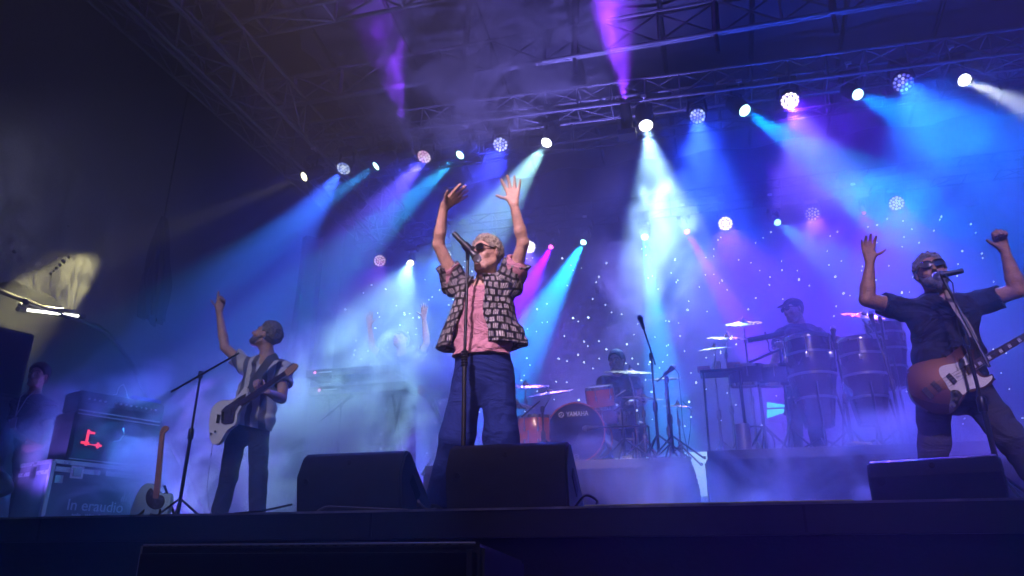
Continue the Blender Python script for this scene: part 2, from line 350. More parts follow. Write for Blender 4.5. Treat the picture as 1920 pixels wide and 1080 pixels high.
# ---------------------------------------------------------------- stage lamps
M_head = mat("lamp_housing", (.02,.02,.022), .45, noise=(12,.2))
def glow(name, col, s): return mat("lens_"+name, (.8,.8,.8), .3, emit=col, es=s)
_lens = {}
def fixture(kind, pos, tgt, label, gl, r, up_z):
    """kind wash | spot; pos = lens centre, tgt = aim point; up_z = truss height it hangs from (or stands on)"""
    d = (Vector(tgt)-Vector(pos)).normalized()
    name = "wash_light" if kind == "wash" else "moving_head_lamp"
    q = d.to_track_quat('Z', 'Y').to_matrix()
    L = .22 if kind == "wash" else .34
    piv = Vector(pos)-d*L*.62
    side = d.cross(Vector((0, 0, 1))).normalized()
    sg = 1 if up_z > pos.z else -1
    root = empty(name, (piv.x, piv.y, piv.z+sg*.26)); off = root.location.copy()
    tag(root, label, "stage light", "wash lights on the lighting trusses" if kind == "wash" else "moving head lamps on the lighting trusses")
    T = Matrix.Translation(-off)
    mb = MB(); mb.M = T; mb.box(piv+Vector((0, 0, sg*.26)), (.26, .18, .09), bev=.015)
    if abs(up_z-pos.z) > .3: mb.tube(piv+Vector((0, 0, sg*.3)), Vector((piv.x, piv.y, up_z)), .018, seg=8)
    mb.build("base", M_head, root)
    mb = MB(); mb.M = T; rw = r*1.25
    for s in (-1, 1): mb.tube(piv+side*s*rw, piv+side*s*rw*.8+Vector((0, 0, sg*.23)), .02, seg=6)
    mb.tube(piv-side*rw*.8+Vector((0, 0, sg*.23)), piv+side*rw*.8+Vector((0, 0, sg*.23)), .02, seg=6)
    mb.build("yoke", M_head, root)
    mb = MB(); M = T @ Matrix.Translation(pos) @ q.to_4x4()
    if kind == "wash": prof = [(r*.5, -L*1.1), (r*.85, -L*.9), (r*1.1, -.04), (r*1.12, .0), (r*1.04, .012), (r*1.02, -.012), (0.001, -.014)]
    else: prof = [(r*.9, -L*1.15), (r*1.35, -L*1.05), (r*1.45, -L*.5), (r*1.2, -.05), (r*1.18, .02), (r*1.05, .02), (r*1.03, -.012), (.001, -.014)]
    mb.lathe(prof, M, 24); mb.build("head", M_head, root, True)
    if kind == "wash":
        k = round(r, 3)
        if k not in _lens:
            mb = MB(); mb.lathe([(r*.155, -.004), (r*.155, .004), (r*.10, .012), (.001, .014)], None, 10)
            bmesh.ops.recalc_face_normals(mb.bm, faces=mb.bm.faces); me = bpy.data.meshes.new("lens"); mb.bm.to_mesh(me); mb.bm.free(); _lens[k] = me
        base_me = _lens[k]; mes = {}
        rr_ = random.Random(int(pos.x*100))
        for ring, n in ((0, 1), (.42, 6), (.83, 12)):
            for i in range(n):
                g_ = rr_.choice(gl)
                if g_.name not in mes:
                    me = base_me.copy(); me.materials.append(g_); mes[g_.name] = me
                o = bpy.data.objects.new("lens", mes[g_.name]); COL.objects.link(o); o.parent = root
                a = 2*math.pi*i/n+ring
                o.matrix_local = M @ Matrix.Translation((r*ring*math.cos(a), r*ring*math.sin(a), 0))
    else:
        mb = MB(); mb.lathe([(r, -.004), (r, .004), (r*.6, .02), (.001, .026)], M, 20); mb.build("lens", gl[0], root, True)
    return root
def beam(pos, tgt, col, watt, deg, blend, root, rad=.05):
    ld = bpy.data.lights.new("beam_lamp", 'SPOT'); ld.color = col; ld.energy = watt*KB; ld.spot_size = math.radians(deg); ld.spot_blend = blend
    ld.shadow_soft_size = rad
    o = bpy.data.objects.new("beam_lamp", ld); COL.objects.link(o)
    d = (Vector(tgt)-Vector(pos)).normalized()
    o.location = Vector(pos)+d*.06; o.rotation_euler = d.to_track_quat('-Z', 'Y').to_euler()
    if root is not None: o.parent = root; o.location = o.location-root.location
    return o
KB = .2; KF = 1.9; KW = 1.15
W_ = (1, .97, .9); BL = (.04, .12, 1); CY = (.02, .55, 1); TQ = (.02, .75, 1); PU = (.28, .06, 1); MG = (.55, .0, .85); PW = (.75, .9, 1)
gW = [glow("white", (1, .97, .85), 12)]; gWy = [glow("warm", (1, .9, .55), 9)]; gC = [glow("cyan", (.45, 1, .95), 10)]; gC2 = [glow("cyan_dim", (.3, .8, .95), 5)]; gM = [glow("magenta", (1, .12, .65), 6)]
wB = [glow("blue_white", (.5, .62, 1), 1.5), glow("blue", (.2, .3, 1), 1.1), glow("pale_blue", (.75, .88, 1), 2.0)]
wP = [glow("pink_white", (1, .55, .75), 1.6), glow("pink", (1, .35, .6), 1.3), glow("pale_pink", (1, .8, .8), 2)]
wW = [glow("wash_white", (1, .88, .85), 6), glow("wash_white_pink", (1, .75, .8), 5)]
wV = [glow("violet", (.35, .35, 1), 1.1), glow("violet_white", (.6, .6, 1), 1.5), glow("violet_deep", (.2, .16, 1), .8)]
FLOOD = {640: ((.02, .05, 1), 50), 830: ((.03, .05, 1), 380), 1300: ((.012, .05, 1), 700), 1500: ((.10, .006, 1), 620), 1690: ((.004, .09, 1), 650)}
# (px, py, row, kind, label, glow, lens radius, target(px,py,Y), colour, watt, cone, blend)
LAMPS = [
 (571, 331, 'F', 'spot', "leftmost lamp of the front row, warm white and aimed at the side wall", gWy, .075, (118, 508, None), (1, .86, .42), 12000, 8, .3),
 (644, 316, 'F', 'wash', "leftmost wash light of the front row, its many lenses glowing blue", wB, .115, (520, 480, 8.3), BL, 16000, 22, .5),
 (706, 311, 'F', 'spot', "cyan lamp beside the leftmost blue wash light of the front row", gC, .07, (350, 560, 8.2), (.02, .38, 1), 16000, 15, .6),
 (795, 294, 'F', 'wash', "pink wash light in the front row, second wash light from the left", wP, .115, (560, 600, 7.6), (.14, .10, 1), 15000, 22, .6),
 (863, 290, 'F', 'spot', "cyan lamp in the front row beside the pink wash light", gC, .07, (480, 640, 7.4), (.02, .5, 1), 17000, 15, .6),
 (938, 271, 'F', 'wash', "pale blue wash light in the front row straight above the singer", wB, .115, (840, 520, 7.0), (.06, .08, 1), 7000, 22, .6),
 (1025, 267, 'F', 'spot', "white lamp in the front row to the right above the singer's raised hand", gW, .08, (690, 740, 7.0), (.42, .88, .88), 66000, 20, .6),
 (1211, 235, 'F', 'spot', "brightest lamp of all, throwing a wide white beam down the middle", gW, .10, (1300, 760, 7.6), (.36, .66, 1), 52000, 27, .9),
 (1308, 218, 'F', 'wash', "pale blue wash light in the front row right of the brightest lamp", wB, .115, (1345, 620, 6.5), (.03, .10, 1), 15000, 22, .6),
 (1396, 207, 'F', 'spot', "cyan lamp in the front row with a strong beam to the lower right", gC, .085, (1960, 570, 7.2), (.0, .32, 1), 42000, 17, .5),
 (1481, 189, 'F', 'wash', "brilliant white wash light, its lenses nearly merging, in the front row", wW, .125, (1600, 560, 6.8), (.20, .12, 1), 20000, 24, .6),
 (1608, 177, 'F', 'spot', "cyan lamp in the front row between the two rightmost wash lights", gC, .075, (2100, 400, 6.5), (.0, .22, 1), 26000, 20, .5),
 (1693, 155, 'F', 'wash', "violet blue wash light at the right end of the front row", wV, .13, (1850, 420, 6.5), (.02, .14, 1), 12000, 26, .6),
 (1808, 150, 'F', 'spot', "rightmost white lamp, its beam leaving the picture on the right", gW, .08, (2150, 300, 7.0), (.8, .9, 1), 22000, 10, .5),
 (712, 489, 'B', 'wash', "pink wash light at the left end of the rear row", wP, .125, (690, 640, 10), (.3, .1, 1), 3000, 24, .6),
 (770, 493, 'B', 'spot', "small warm lamp at the left end of the rear row", gWy, .065, (672, 750, 8.8), (.34, .74, .95), 17000, 27, .9),
 (835, 480, 'B', 'wash', "blue wash light of the rear row half hidden by the singer's left-hand sleeve", wB, .13, (790, 640, 9), (.02, .16, 1), 9000, 24, .6),
 (992, 463, 'B', 'wash', "white wash light of the rear row peeping out behind the singer's elbow", wW, .13, (960, 700, 9), (.2, .08, 1), 6000, 24, .6),
 (1033, 463, 'B', 'spot', "magenta lamp of the rear row just right of the singer", gM, .05, (935, 640, 10.5), (.15, .0, 1), 26000, 11, .5),
 (1094, 454, 'B', 'spot', "cyan lamp of the rear row right of the singer's shoulder", gC, .06, (955, 700, 10.5), (.01, .30, 1), 30000, 13, .6),
 (1209, 444, 'B', 'spot', "cyan white lamp of the rear row pointing straight down behind the drums", gC, .065, (1250, 760, 9.8), (.02, .36, 1), 22000, 7, .5),
 (1288, 434, 'B', 'spot', "magenta lamp of the rear row with a slanting purple beam to the right", gM, .055, (1440, 700, 10.5), (.16, 0, 1), 24000, 9, .5),
 (1360, 419, 'B', 'wash', "bright pinkish white wash light of the rear row above the percussion", wW, .13, (1400, 640, 9), (.22, .05, 1), 12000, 24, .6),
 (1458, 417, 'B', 'spot', "dim white lamp of the rear row above the congas", gC2, .06, (1600, 520, 10), (.05, .35, .9), 7000, 12, .5),
 (1523, 401, 'B', 'wash', "blue violet wash light of the rear row above the percussionist", wV, .13, (1540, 640, 9), (.12, .06, 1), 8000, 26, .6),
 (1620, 399, 'B', 'spot', "tiny magenta lamp of the rear row near the bassist's raised hand", [glow("magenta_dim", (1, .02, .35), 2)], .035, (1700, 620, 9), (.25, .02, 1), 6000, 22, .6),
 (1681, 381, 'B', 'wash', "pinkish white wash light at the right end of the rear row", wP, .13, (1720, 640, 9), (.14, .06, 1), 10000, 26, .6),
]
MUL = {571:0.25,644:1.8,706:2,795:2,863:2.3,938:1.6,1025:0.5,1211:0.65,1308:2,1396:1.0,1481:0.8,1608:0.75,1693:1.1,1808:0.8,1033:6,1094:7,1209:12,1288:5.5,1360:1.3,1458:2,1523:1.3,1681:1.1,835:1.5,992:1.2}
for (px, py, row, kind, label, gl, r, tg, col, watt, cone, bl) in LAMPS:
    watt *= MUL.get(px, 1)
    p = front(px, py) if row == 'F' else back(px, py)
    t = at(tg[0], tg[1], X=-7.9) if tg[2] is None else at(*tg[:2], Y=tg[2])
    zt = ZF+.42-.4*(p.x+6.15)/13.35-.19 if row == 'F' else ZB+.44
    root = fixture(kind, p, t, label, gl, r, zt)
    beam(p, t, col, watt, cone, bl, root)
    if kind == 'wash':        # the wide field of an LED wash light
        fc_, fw_ = FLOOD[min(FLOOD, key=lambda k: abs(k-px))]
        o = beam(p, (p.x+.4*(p.x+1), p.y-(2.6 if row == 'F' else 3.6), STAGE), fc_, fw_*KW/KB*(1 if row == 'F' else 1.3), 88, 1, root, .1); o.name = "wash_field"
beam(at(262, 368, X=-8.95), at(84, 560, X=-8.0), (1, .90, .45), 60000, 14, .55, None, .02).name = 'added_tarp_back_lamp'  # added lamp without a fixture behind the tarp, shines the warm patch through it
beam((-6.2, 3.6, 5.0), at(190, 440, X=-7.95), (.66, .68, 1), 1700, 62, 1, None, .2).name = 'added_wall_fill_lamp'  # added lamp without a fixture, out of frame, brightens the left tarp
# lamps mounted on top of the front truss, shining up into the canopy
for (px, py, tx, ty, lb, w2) in ((757, 236, 640, -260, "small violet lamp standing on the front truss left of the singer", 9000), (1172, 196, 1130, -260, "small violet lamp standing on the front truss to the left above the brightest lamp", 12000)):
    p = at(px, py, Y=9.4); t = at(tx, ty, Y=7.4)
    root = fixture('spot', p, t, lb, [mat("dark_lens", (.05,.02,.1), .1, emit=(.3, .05, .8), es=.3)], .06, p.z-.3); beam(p, t, (.24, .035, 1), w2*(3.8 if px < 1000 else 4.2), 36, 1, root)
# white inventory labels stuck under the truss
for (px, py, wh) in ((587, 278, 'above the leftmost warm lamp'), (872, 234, 'above the second cyan lamp'), (1207, 180, 'straight above the brightest lamp'), (1385, 151, 'above the strong cyan beam'), (1590, 118, 'above the cyan lamp near the right end'), (1783, 87, 'above the rightmost white lamp')):
    p = at(px, py, Y=9.5); mb = MB(); mb.box((0, 0, 0), (.085, .012, .045), bev=.003); mb.tube((0, .01, 0), (0, .11, 0), .012, seg=6)
    o = mb.build("truss_label", M_white); o.location = p; tag(o, "small white label plate on the front truss "+wh, "label plate", "white label plates on the front truss")
for (px, py, wh) in ((1096, 406, 'above the cyan lamp'), (1280, 384, 'above the magenta lamp'), (1443, 365, 'above the dim white lamp'), (1599, 345, 'above the tiny magenta lamp')):
    p = at(px, py, Y=13.4); mb = MB(); mb.box((0, 0, 0), (.085, .012, .05), bev=.003); mb.tube((0, .01, 0), (0, .08, 0), .012, seg=6)
    o = mb.build("truss_label", M_white); o.location = p; tag(o, "small white label plate on the rear truss "+wh, "label plate", "white label plates on the rear truss")
pp_ = at(8, 905, Y=5.3); par = fixture('wash', pp_, at(420, 700, Y=7.5), "violet floor lamp at the lower left corner of the stage", wV, .10, STAGE)
beam(pp_, at(420, 740, Y=7.5), (.22, .14, 1), 500, 110, 1, par, .08)
# added floor lamps, hidden behind the riser and the amplifier, lighting the mist and the canopy from below
for k, (x, y, z, t, c_, w_, dg) in enumerate(((-6.3, 7.3, .35, (-4.6, 4.3, 3.0), (.18, .10, 1), 2600, 120), (-1.4, 8.95, .3, (-2.0, 8.4, 10), (.24, .20, 1), 36000, 58), (1.9, 9.1, .3, (3.2, 8.2, 10), (.02, .07, 1), 17000, 75), (3.9, 7.6, .3, (2.6, 4.2, 2.9), (.16, .035, 1), 4600, 120))):
    p = Vector((x, y, STAGE+z)); f_ = fixture('wash', p, t, ("violet floor lamp added unseen behind the amplifier to light the mist", "violet floor lamp added unseen behind the drum riser to light the canopy smoke", "blue floor lamp added unseen behind the percussion riser to light the roof haze", "violet floor lamp added out of view right of the percussion riser to light the mist")[k], wV, .10, STAGE); beam(p, t, c_, w_, dg, 1, f_, .08)
# ---------------------------------------------------------------- front of house spots (behind the camera, above the audience) lighting the band
def foh(name, pos, tgt, col, watt, deg, bl=.6, rad=.12): o = beam(pos, tgt, col, watt*KF/KB, deg, bl, None, rad); o.name = name; return o
# 
foh("followspot_lamp", (-3.0, -13, 13.5), at(905, 620, Y=4.2), (.95, .66, .90), 25000, 5.4)
foh("followspot_lamp", (4.5, -13, 12.5), at(905, 560, Y=4.2), (1, .62, .80), 3600, 6.2)
foh("front_wash_lamp", (1.5, -13, 13.5), at(1770, 640, Y=5.2), (.78, .54, 1), 9500, 8.0)
foh("front_wash_lamp", (-2.5, -13, 13.5), at(475, 740, Y=5.4), (.76, .72, 1), 6500, 7.0)
foh("front_wash_lamp", (0, -13, 13.5), at(748, 640, Y=8.1), (1, .62, .72), 15000, 4.5)
foh("front_wash_lamp", (.5, -13, 13.5), at(1085, 790, Y=6.8), (1, .75, .7), 6000, 4.6)
foh("front_wash_lamp", (-.5, -13, 13.5), (-1.35, 3.2, STAGE+.1), (.55, .50, 1), 1150, 9.5)
foh("front_wash_lamp", (1, -13, 13.5), (.95, 3.8, STAGE+.2), (.55, .48, 1), 1000, 5.5)
# ---------------------------------------------------------------- haze and smoke
hz = MB(); hz.box((0, 9.6, 5.2), (26, 21.8, 16)); hz = hz.build("haze", None); hz["kind"] = "stuff"
def volmat(name, dens, col=(1,1,1), g=.45, noise=None, center=None):
    m = bpy.data.materials.new(name); m.use_nodes = True; t = m.node_tree
    t.nodes.remove(t.nodes["Principled BSDF"]); out = t.nodes["Material Output"]
    v = t.nodes.new("ShaderNodeVolumePrincipled"); v.inputs["Color"].default_value = (*col, 1); v.inputs["Density"].default_value = dens; v.inputs["Anisotropy"].default_value = g
    t.links.new(v.outputs[0], out.inputs["Volume"])
    if noise:
        tc = t.nodes.new("ShaderNodeTexCoord"); mp = t.nodes.new("ShaderNodeMapping"); mp.inputs["Scale"].default_value = noise["scale"]
        t.links.new(tc.outputs["Object"], mp.inputs[0])
        n = t.nodes.new("ShaderNodeTexNoise"); n.inputs["Scale"].default_value = 1; n.inputs["Detail"].default_value = 5; n.inputs["Distortion"].default_value = .7
        t.links.new(mp.outputs[0], n.inputs["Vector"])
        r = t.nodes.new("ShaderNodeMapRange"); r.inputs[1].default_value = noise.get("lo", .42); r.inputs[2].default_value = noise.get("hi", .72); r.inputs[3].default_value = 0; r.inputs[4].default_value = dens
        t.links.new(n.outputs[0], r.inputs[0])
        # falloff to the edge of the unit sphere (generated coords)
        ln = t.nodes.new("ShaderNodeVectorMath"); ln.operation = 'DISTANCE'; ln.inputs[1].default_value = (.5, .5, .5); t.links.new(tc.outputs["Generated"], ln.inputs[0])
        f = t.nodes.new("ShaderNodeMapRange"); f.interpolation_type = 'SMOOTHSTEP'; f.inputs[1].default_value = .5; f.inputs[2].default_value = .12; f.inputs[3].default_value = 0; f.inputs[4].default_value = 1
        t.links.new(ln.outputs["Value"], f.inputs[0])
        mu = t.nodes.new("ShaderNodeMath"); mu.operation = 'MULTIPLY'; t.links.new(r.outputs[0], mu.inputs[0]); t.links.new(f.outputs[0], mu.inputs[1])
        t.links.new(mu.outputs[0], v.inputs["Density"])
    return m
hz.data.materials.append(volmat("haze_air", .047, (.93,.95,1), .45))
def smoke(c, rad, dens, scale, label, lo=.42, hi=.72, g=.3):
    mb = MB(); mb.sphere((0, 0, 0), 1, 24, rad); o = mb.build("smoke_cloud", volmat("smoke", dens, (1,1,1), g, {"scale": scale, "lo": lo, "hi": hi}))
    o.location = c; o["kind"] = "stuff"; tag(o, label, "smoke"); return o
# ---------------------------------------------------------------- distance-field modelling for bodies and clothes
def V3(a): return np.array([float(a[0]), float(a[1]), float(a[2])])
def nrm(a): a = np.asarray(a, float); return a/np.linalg.norm(a)
class Field:
    def __init__(s, lo, hi, h):
        s.lo = V3(lo); s.h = h; n = np.ceil((V3(hi)-s.lo)/h).astype(int)+1; s.n = n
        s.F = np.full(n, 1.0, np.float32)
        s.ax = [(s.lo[i]+h*np.arange(n[i])).astype(np.float32) for i in range(3)]
    def win(s, lo, hi):
        a = np.clip(np.floor((V3(lo)-s.lo)/s.h).astype(int), 0, s.n-1); b = np.clip(np.ceil((V3(hi)-s.lo)/s.h).astype(int)+1, 1, s.n)
        sl = tuple(slice(a[i], b[i]) for i in range(3))
        X, Y, Z = np.meshgrid(*(s.ax[i][sl[i]] for i in range(3)), indexing='ij', sparse=True); return sl, X, Y, Z
    def put(s, fn, lo, hi, k=.01, op='+', pad=.04):
        lo = V3(lo)-pad-k; hi = V3(hi)+pad+k; sl, X, Y, Z = s.win(lo, hi)
        if min(X.size, Y.size, Z.size) == 0: return s
        d = fn(X, Y, Z).astype(np.float32); F = s.F[sl]
        if op == '+':
            k = max(k, 1e-5); h = np.clip(.5+.5*(F-d)/k, 0, 1); s.F[sl] = F*(1-h)+d*h-k*h*(1-h)
        else:
            k = max(k, 1e-5); d = -d; h = np.clip(.5-.5*(F-d)/k, 0, 1); s.F[sl] = F*(1-h)+d*h+k*h*(1-h)
        return s
    def cap(s, a, b, ra, rb, k=.01, op='+'):
        a = V3(a); b = V3(b); ab = b-a; L2 = max(ab@ab, 1e-9); r = max(ra, rb)
        def fn(X, Y, Z):
            t = np.clip(((X-a[0])*ab[0]+(Y-a[1])*ab[1]+(Z-a[2])*ab[2])/L2, 0, 1)
            return np.sqrt((X-a[0]-t*ab[0])**2+(Y-a[1]-t*ab[1])**2+(Z-a[2]-t*ab[2])**2)-(ra+(rb-ra)*t)
        return s.put(fn, np.minimum(a, b)-r, np.maximum(a, b)+r, k, op)
    def ell(s, c, R, r, k=.01, op='+'):
        c = V3(c); R = [nrm(x) for x in R]; m = max(r)
        def fn(X, Y, Z):
            x, y, z = X-c[0], Y-c[1], Z-c[2]
            q = [(x*R[i][0]+y*R[i][1]+z*R[i][2])/r[i] for i in range(3)]
            k0 = np.sqrt(q[0]**2+q[1]**2+q[2]**2)+1e-6
            k1 = np.sqrt((q[0]/r[0])**2+(q[1]/r[1])**2+(q[2]/r[2])**2)+1e-6
            return k0*(k0-1)/k1
        return s.put(fn, c-m, c+m, k, op)
    def tube(s, a, b, wd, A, B, k=.02, op='+', flat=False, pw=2.0):
        """elliptic limb/torso from a to b; A,B = (half width, half depth); wd = width direction"""
        a = V3(a); b = V3(b); z = b-a; L = np.linalg.norm(z); z = z/L; w_ = V3(wd); w_ = nrm(w_-z*(w_@z)); d_ = np.cross(z, w_); m = max(*A, *B)
        def fn(X, Y, Z):
            x, y, q = X-a[0], Y-a[1], Z-a[2]
            t = (x*z[0]+y*z[1]+q*z[2])/L; tc = np.clip(t, 0, 1)
            u = x*w_[0]+y*w_[1]+q*w_[2]; v = x*d_[0]+y*d_[1]+q*d_[2]
            ra = A[0]+(B[0]-A[0])*tc; rb = A[1]+(B[1]-A[1])*tc; e = (t-tc)*L
            if flat:
                rr = ((np.abs(u)/ra)**pw+(np.abs(v)/rb)**pw)**(1/pw); return np.maximum((rr-1)*np.minimum(ra, rb), np.abs(t-.5)*L-.5*L)
            mm = np.minimum(ra, rb); rr = np.sqrt((u/ra)**2+(v/rb)**2+(e/mm)**2); return (rr-1)*mm
        return s.put(fn, np.minimum(a, b)-m, np.maximum(a, b)+m, k, op, pad=.05)
    def half(s, p, n, k=.004):
        """cut away everything on the +n side of the plane"""
        p = V3(p); n = nrm(n)
        X, Y, Z = np.meshgrid(*s.ax, indexing='ij', sparse=True)
        d = (X-p[0])*n[0]+(Y-p[1])*n[1]+(Z-p[2])*n[2]; s.F = np.maximum(s.F, d.astype(np.float32)); return s
    def wob(s, amp, freq, ph=0, band=.06, dirn=None):
        idx = np.where(np.abs(s.F) < band); x, y, z = (s.ax[i][idx[i]] for i in range(3))
        if dirn is not None:
            q = x*dirn[0]+y*dirn[1]+z*dirn[2]
            n = np.sin(q*freq+2.2*np.sin(x*freq*.31+ph)+1.8*np.sin(z*freq*.23+y*freq*.3))*.65+np.sin(q*freq*1.9+3*np.sin((x-z)*freq*.22+ph))*.35
        else:
            n = np.sin(x*freq+1.7*np.sin(z*freq*.8+ph))*np.sin(y*freq*1.1+ph+1.3*np.sin(x*freq*.7))*np.sin(z*freq*.95+1.5*np.sin(y*freq*.6+ph))
        s.F[idx] += (amp*n).astype(np.float32); return s
    def mesh(s, name, smooth=2):
        F = s.F; F[0], F[-1] = 1, 1; F[:, 0], F[:, -1] = 1, 1; F[:, :, 0], F[:, :, -1] = 1, 1
        I = F < 0; c = np.zeros(s.n-1, np.int8)
        for i in (0, 1):
            for j in (0, 1):
                for k in (0, 1): c += I[i:s.n[0]-1+i, j:s.n[1]-1+j, k:s.n[2]-1+k]
        act = (c > 0) & (c < 8); ii, jj, kk = np.where(act); N = len(ii)
        idm = np.full(s.n-1, -1, np.int32); idm[ii, jj, kk] = np.arange(N)
        P = np.zeros((N, 3)); C = np.zeros(N)
        cs = [(i, j, k) for i in (0, 1) for j in (0, 1) for k in (0, 1)]
        for a in cs:
            for ax in range(3):
                if a[ax]: continue
                b = list(a); b[ax] = 1
                va = F[ii+a[0], jj+a[1], kk+a[2]]; vb = F[ii+b[0], jj+b[1], kk+b[2]]; m = (va < 0) != (vb < 0)
                t = np.where(m, va/(va-vb+1e-12), 0); p = np.tile(np.array(a, float), (N, 1)); p[:, ax] += t
                P[m] += p[m]; C[m] += 1
        P = (P/C[:, None]+np.stack([ii, jj, kk], 1))*s.h+s.lo
        Q = []
        for ax in range(3):
            a1, a2 = [(1, 2), (2, 0), (0, 1)][ax]
            sl0 = [slice(1, s.n[q]-1) for q in range(3)]; sl0[ax] = slice(0, s.n[ax]-1); sl1 = list(sl0); sl1[ax] = slice(1, s.n[ax])
            A = I[tuple(sl0)]; B = I[tuple(sl1)]
            for sgn in (0, 1):
                m = (A & ~B) if sgn else (~A & B); w = np.where(m); g = [w[q]+(0 if q == ax else 1) for q in range(3)]
                def cell(d1, d2):
                    q = [x.copy() for x in g]; q[a1] -= d1; q[a2] -= d2; return idm[q[0], q[1], q[2]]
                qd = np.stack([cell(1, 1), cell(0, 1), cell(0, 0), cell(1, 0)], 1)
                if len(qd): Q.append(qd if sgn else qd[:, ::-1])
        Q = np.concatenate(Q); Q = Q[(Q >= 0).all(1)]
        for _ in range(smooth):      # light Laplacian smoothing
            S_ = np.zeros_like(P); D_ = np.zeros(N)
            for a in range(4):
                u, v = Q[:, a], Q[:, (a+1) % 4]
                for q in range(3): S_[:, q] += np.bincount(u, P[v, q], N)+np.bincount(v, P[u, q], N)
                D_ += np.bincount(u, minlength=N)+np.bincount(v, minlength=N)
            P = P*.5+.5*S_/np.maximum(D_, 1)[:, None]
        me = bpy.data.meshes.new(name); me.vertices.add(N); me.vertices.foreach_set("co", P.ravel())
        me.loops.add(len(Q)*4); me.loops.foreach_set("vertex_index", Q.ravel().astype(np.int32))
        me.polygons.add(len(Q)); me.polygons.foreach_set("loop_start", np.arange(0, len(Q)*4, 4, dtype=np.int32)); me.update(calc_edges=True)
        return me
def place(me, name, m, root, off):
    me.transform(Matrix.Translation(-Vector(off))); return link_mesh(name, me, m, root, True)
# ---------------------------------------------------------------- people
def face(f, c, r, fw, u, s=1.0, mouth=0.0, eyes=False, jaw=1.0):
    c, r, fw, u = V3(c), nrm(r), nrm(fw), nrm(u)
    def p(a, b, d): return c+(r*a+fw*b+u*d)*s
    R = (r, fw, u)
    f.ell(p(0, -.012, .028), R, (.076*s, .096*s, .094*s), .02)
    f.ell(p(0, .022, -.035), R, (.060*s, .070*s, .085*s), .03)
    f.cap(p(-.022, .062, -.100), p(.022, .062, -.100), .022*s*jaw, .022*s*jaw, .03)
    for q in (-1, 1):
        f.cap(p(q*.052, .0, -.062), p(q*.026, .055, -.098), .018*s, .019*s, .025)     # jaw line
        f.ell(p(q*.040, .063, -.026), R, (.024*s, .022*s, .022*s), .02)               # cheek
        f.ell(p(q*.031, .096, .012), R, (.017*s, .016*s, .012*s), .012, '-')           # socket
        f.cap(p(q*.012, .088, .030), p(q*.046, .074, .030), .010*s, .008*s, .012)      # brow
        f.ell(p(q*.079, -.008, -.006), (nrm(r*.9-fw*.45*q), fw, u), (.009*s, .019*s, .033*s), .006)
        f.ell(p(q*.090, -.004, -.004), R, (.006*s, .010*s, .018*s), .004, '-')
        f.cap(p(q*.011, .099, -.034), p(q*.012, .093, -.036), .008*s, .007*s, .006)    # nostril
    f.cap(p(0, .092, .018), p(0, .116, -.026), .008*s, .013*s, .010)
    f.ell(p(0, .086, -.072), R, (.030*s, .014*s, .022*s), .015)
    if mouth:
        f.ell(p(0, .098, -.074), R, (.020*s, .026*s, .011*s*mouth), .004, '-')
    f.cap(p(-.019, .093, -.064+.006*mouth), p(.019, .093, -.064+.006*mouth), .0055*s, .0055*s, .005)
    f.cap(p(-.016, .092, -.080-.010*mouth), p(.016, .092, -.080-.010*mouth), .007*s, .007*s, .006)
    return p
def hand(f, w, d, n, th, curl=.15, spread=.25, s=1.0, curls=None, thumb=.8):
    """w wrist, d direction wrist->middle knuckle, n palm normal (out of the palm), th = +1/-1 side of the thumb along d x n"""
    w, d = V3(w), nrm(d); n = V3(n); n = nrm(n-d*(n@d)); x = np.cross(d, n)*th
    k = .010
    knuck = []
    for i, (a, L, fl, ra) in enumerate([(.030, .088, (.037, .023, .019), .0112), (.010, .092, (.041, .026, .020), .0114), (-.010, .088, (.038, .024, .019), .0110), (-.029, .080, (.030, .019, .017), .0100)]):
        kn = w+(d*L+x*a)*s; knuck.append(kn)
        f.cap(w+(x*a*.45+d*.012)*s, kn, .0155*s, .0115*s, .014)
        c = curl if curls is None else curls[i]
        ang = spread*(a/.03)*.6; dd = nrm(d*math.cos(ang)+x*math.sin(ang)); q = kn; t = c*.7
        for j, l in enumerate(fl):
            e = q+(dd*math.cos(t)+n*math.sin(t))*l*s; f.cap(q, e, (ra-.0008*j)*s, (ra-.0008*(j+1))*s, .003); q = e; t += c*1.5+.05
    f.cap(w+(x*.012+d*.015)*s, w+(x*.034+d*.045+n*.008)*s, .016*s, .0135*s, .012)
    tb = w+(x*.034+d*.042+n*.008)*s; td = nrm(x*thumb+d*(1.25-thumb)+n*.25)
    t2 = tb+td*.036*s; f.cap(tb, t2, .0115*s, .0100*s, .004); f.cap(t2, t2+nrm(td+d*.25)*.030*s, .0100*s, .0080*s, .003)
def skin_mat(name, col, spots=0):
    m = mat(name, col, .45, noise=(22, .24), bump=(70, .35)); b = m.node_tree.nodes["Principled BSDF"]
    b.inputs["Subsurface Weight"].default_value = .0
    return m
M_skin = skin_mat("skin", (.50, .29, .21)); M_skin2 = skin_mat("skin_tan", (.40, .22, .15)); M_skin3 = skin_mat("skin_brown", (.28, .15, .10))
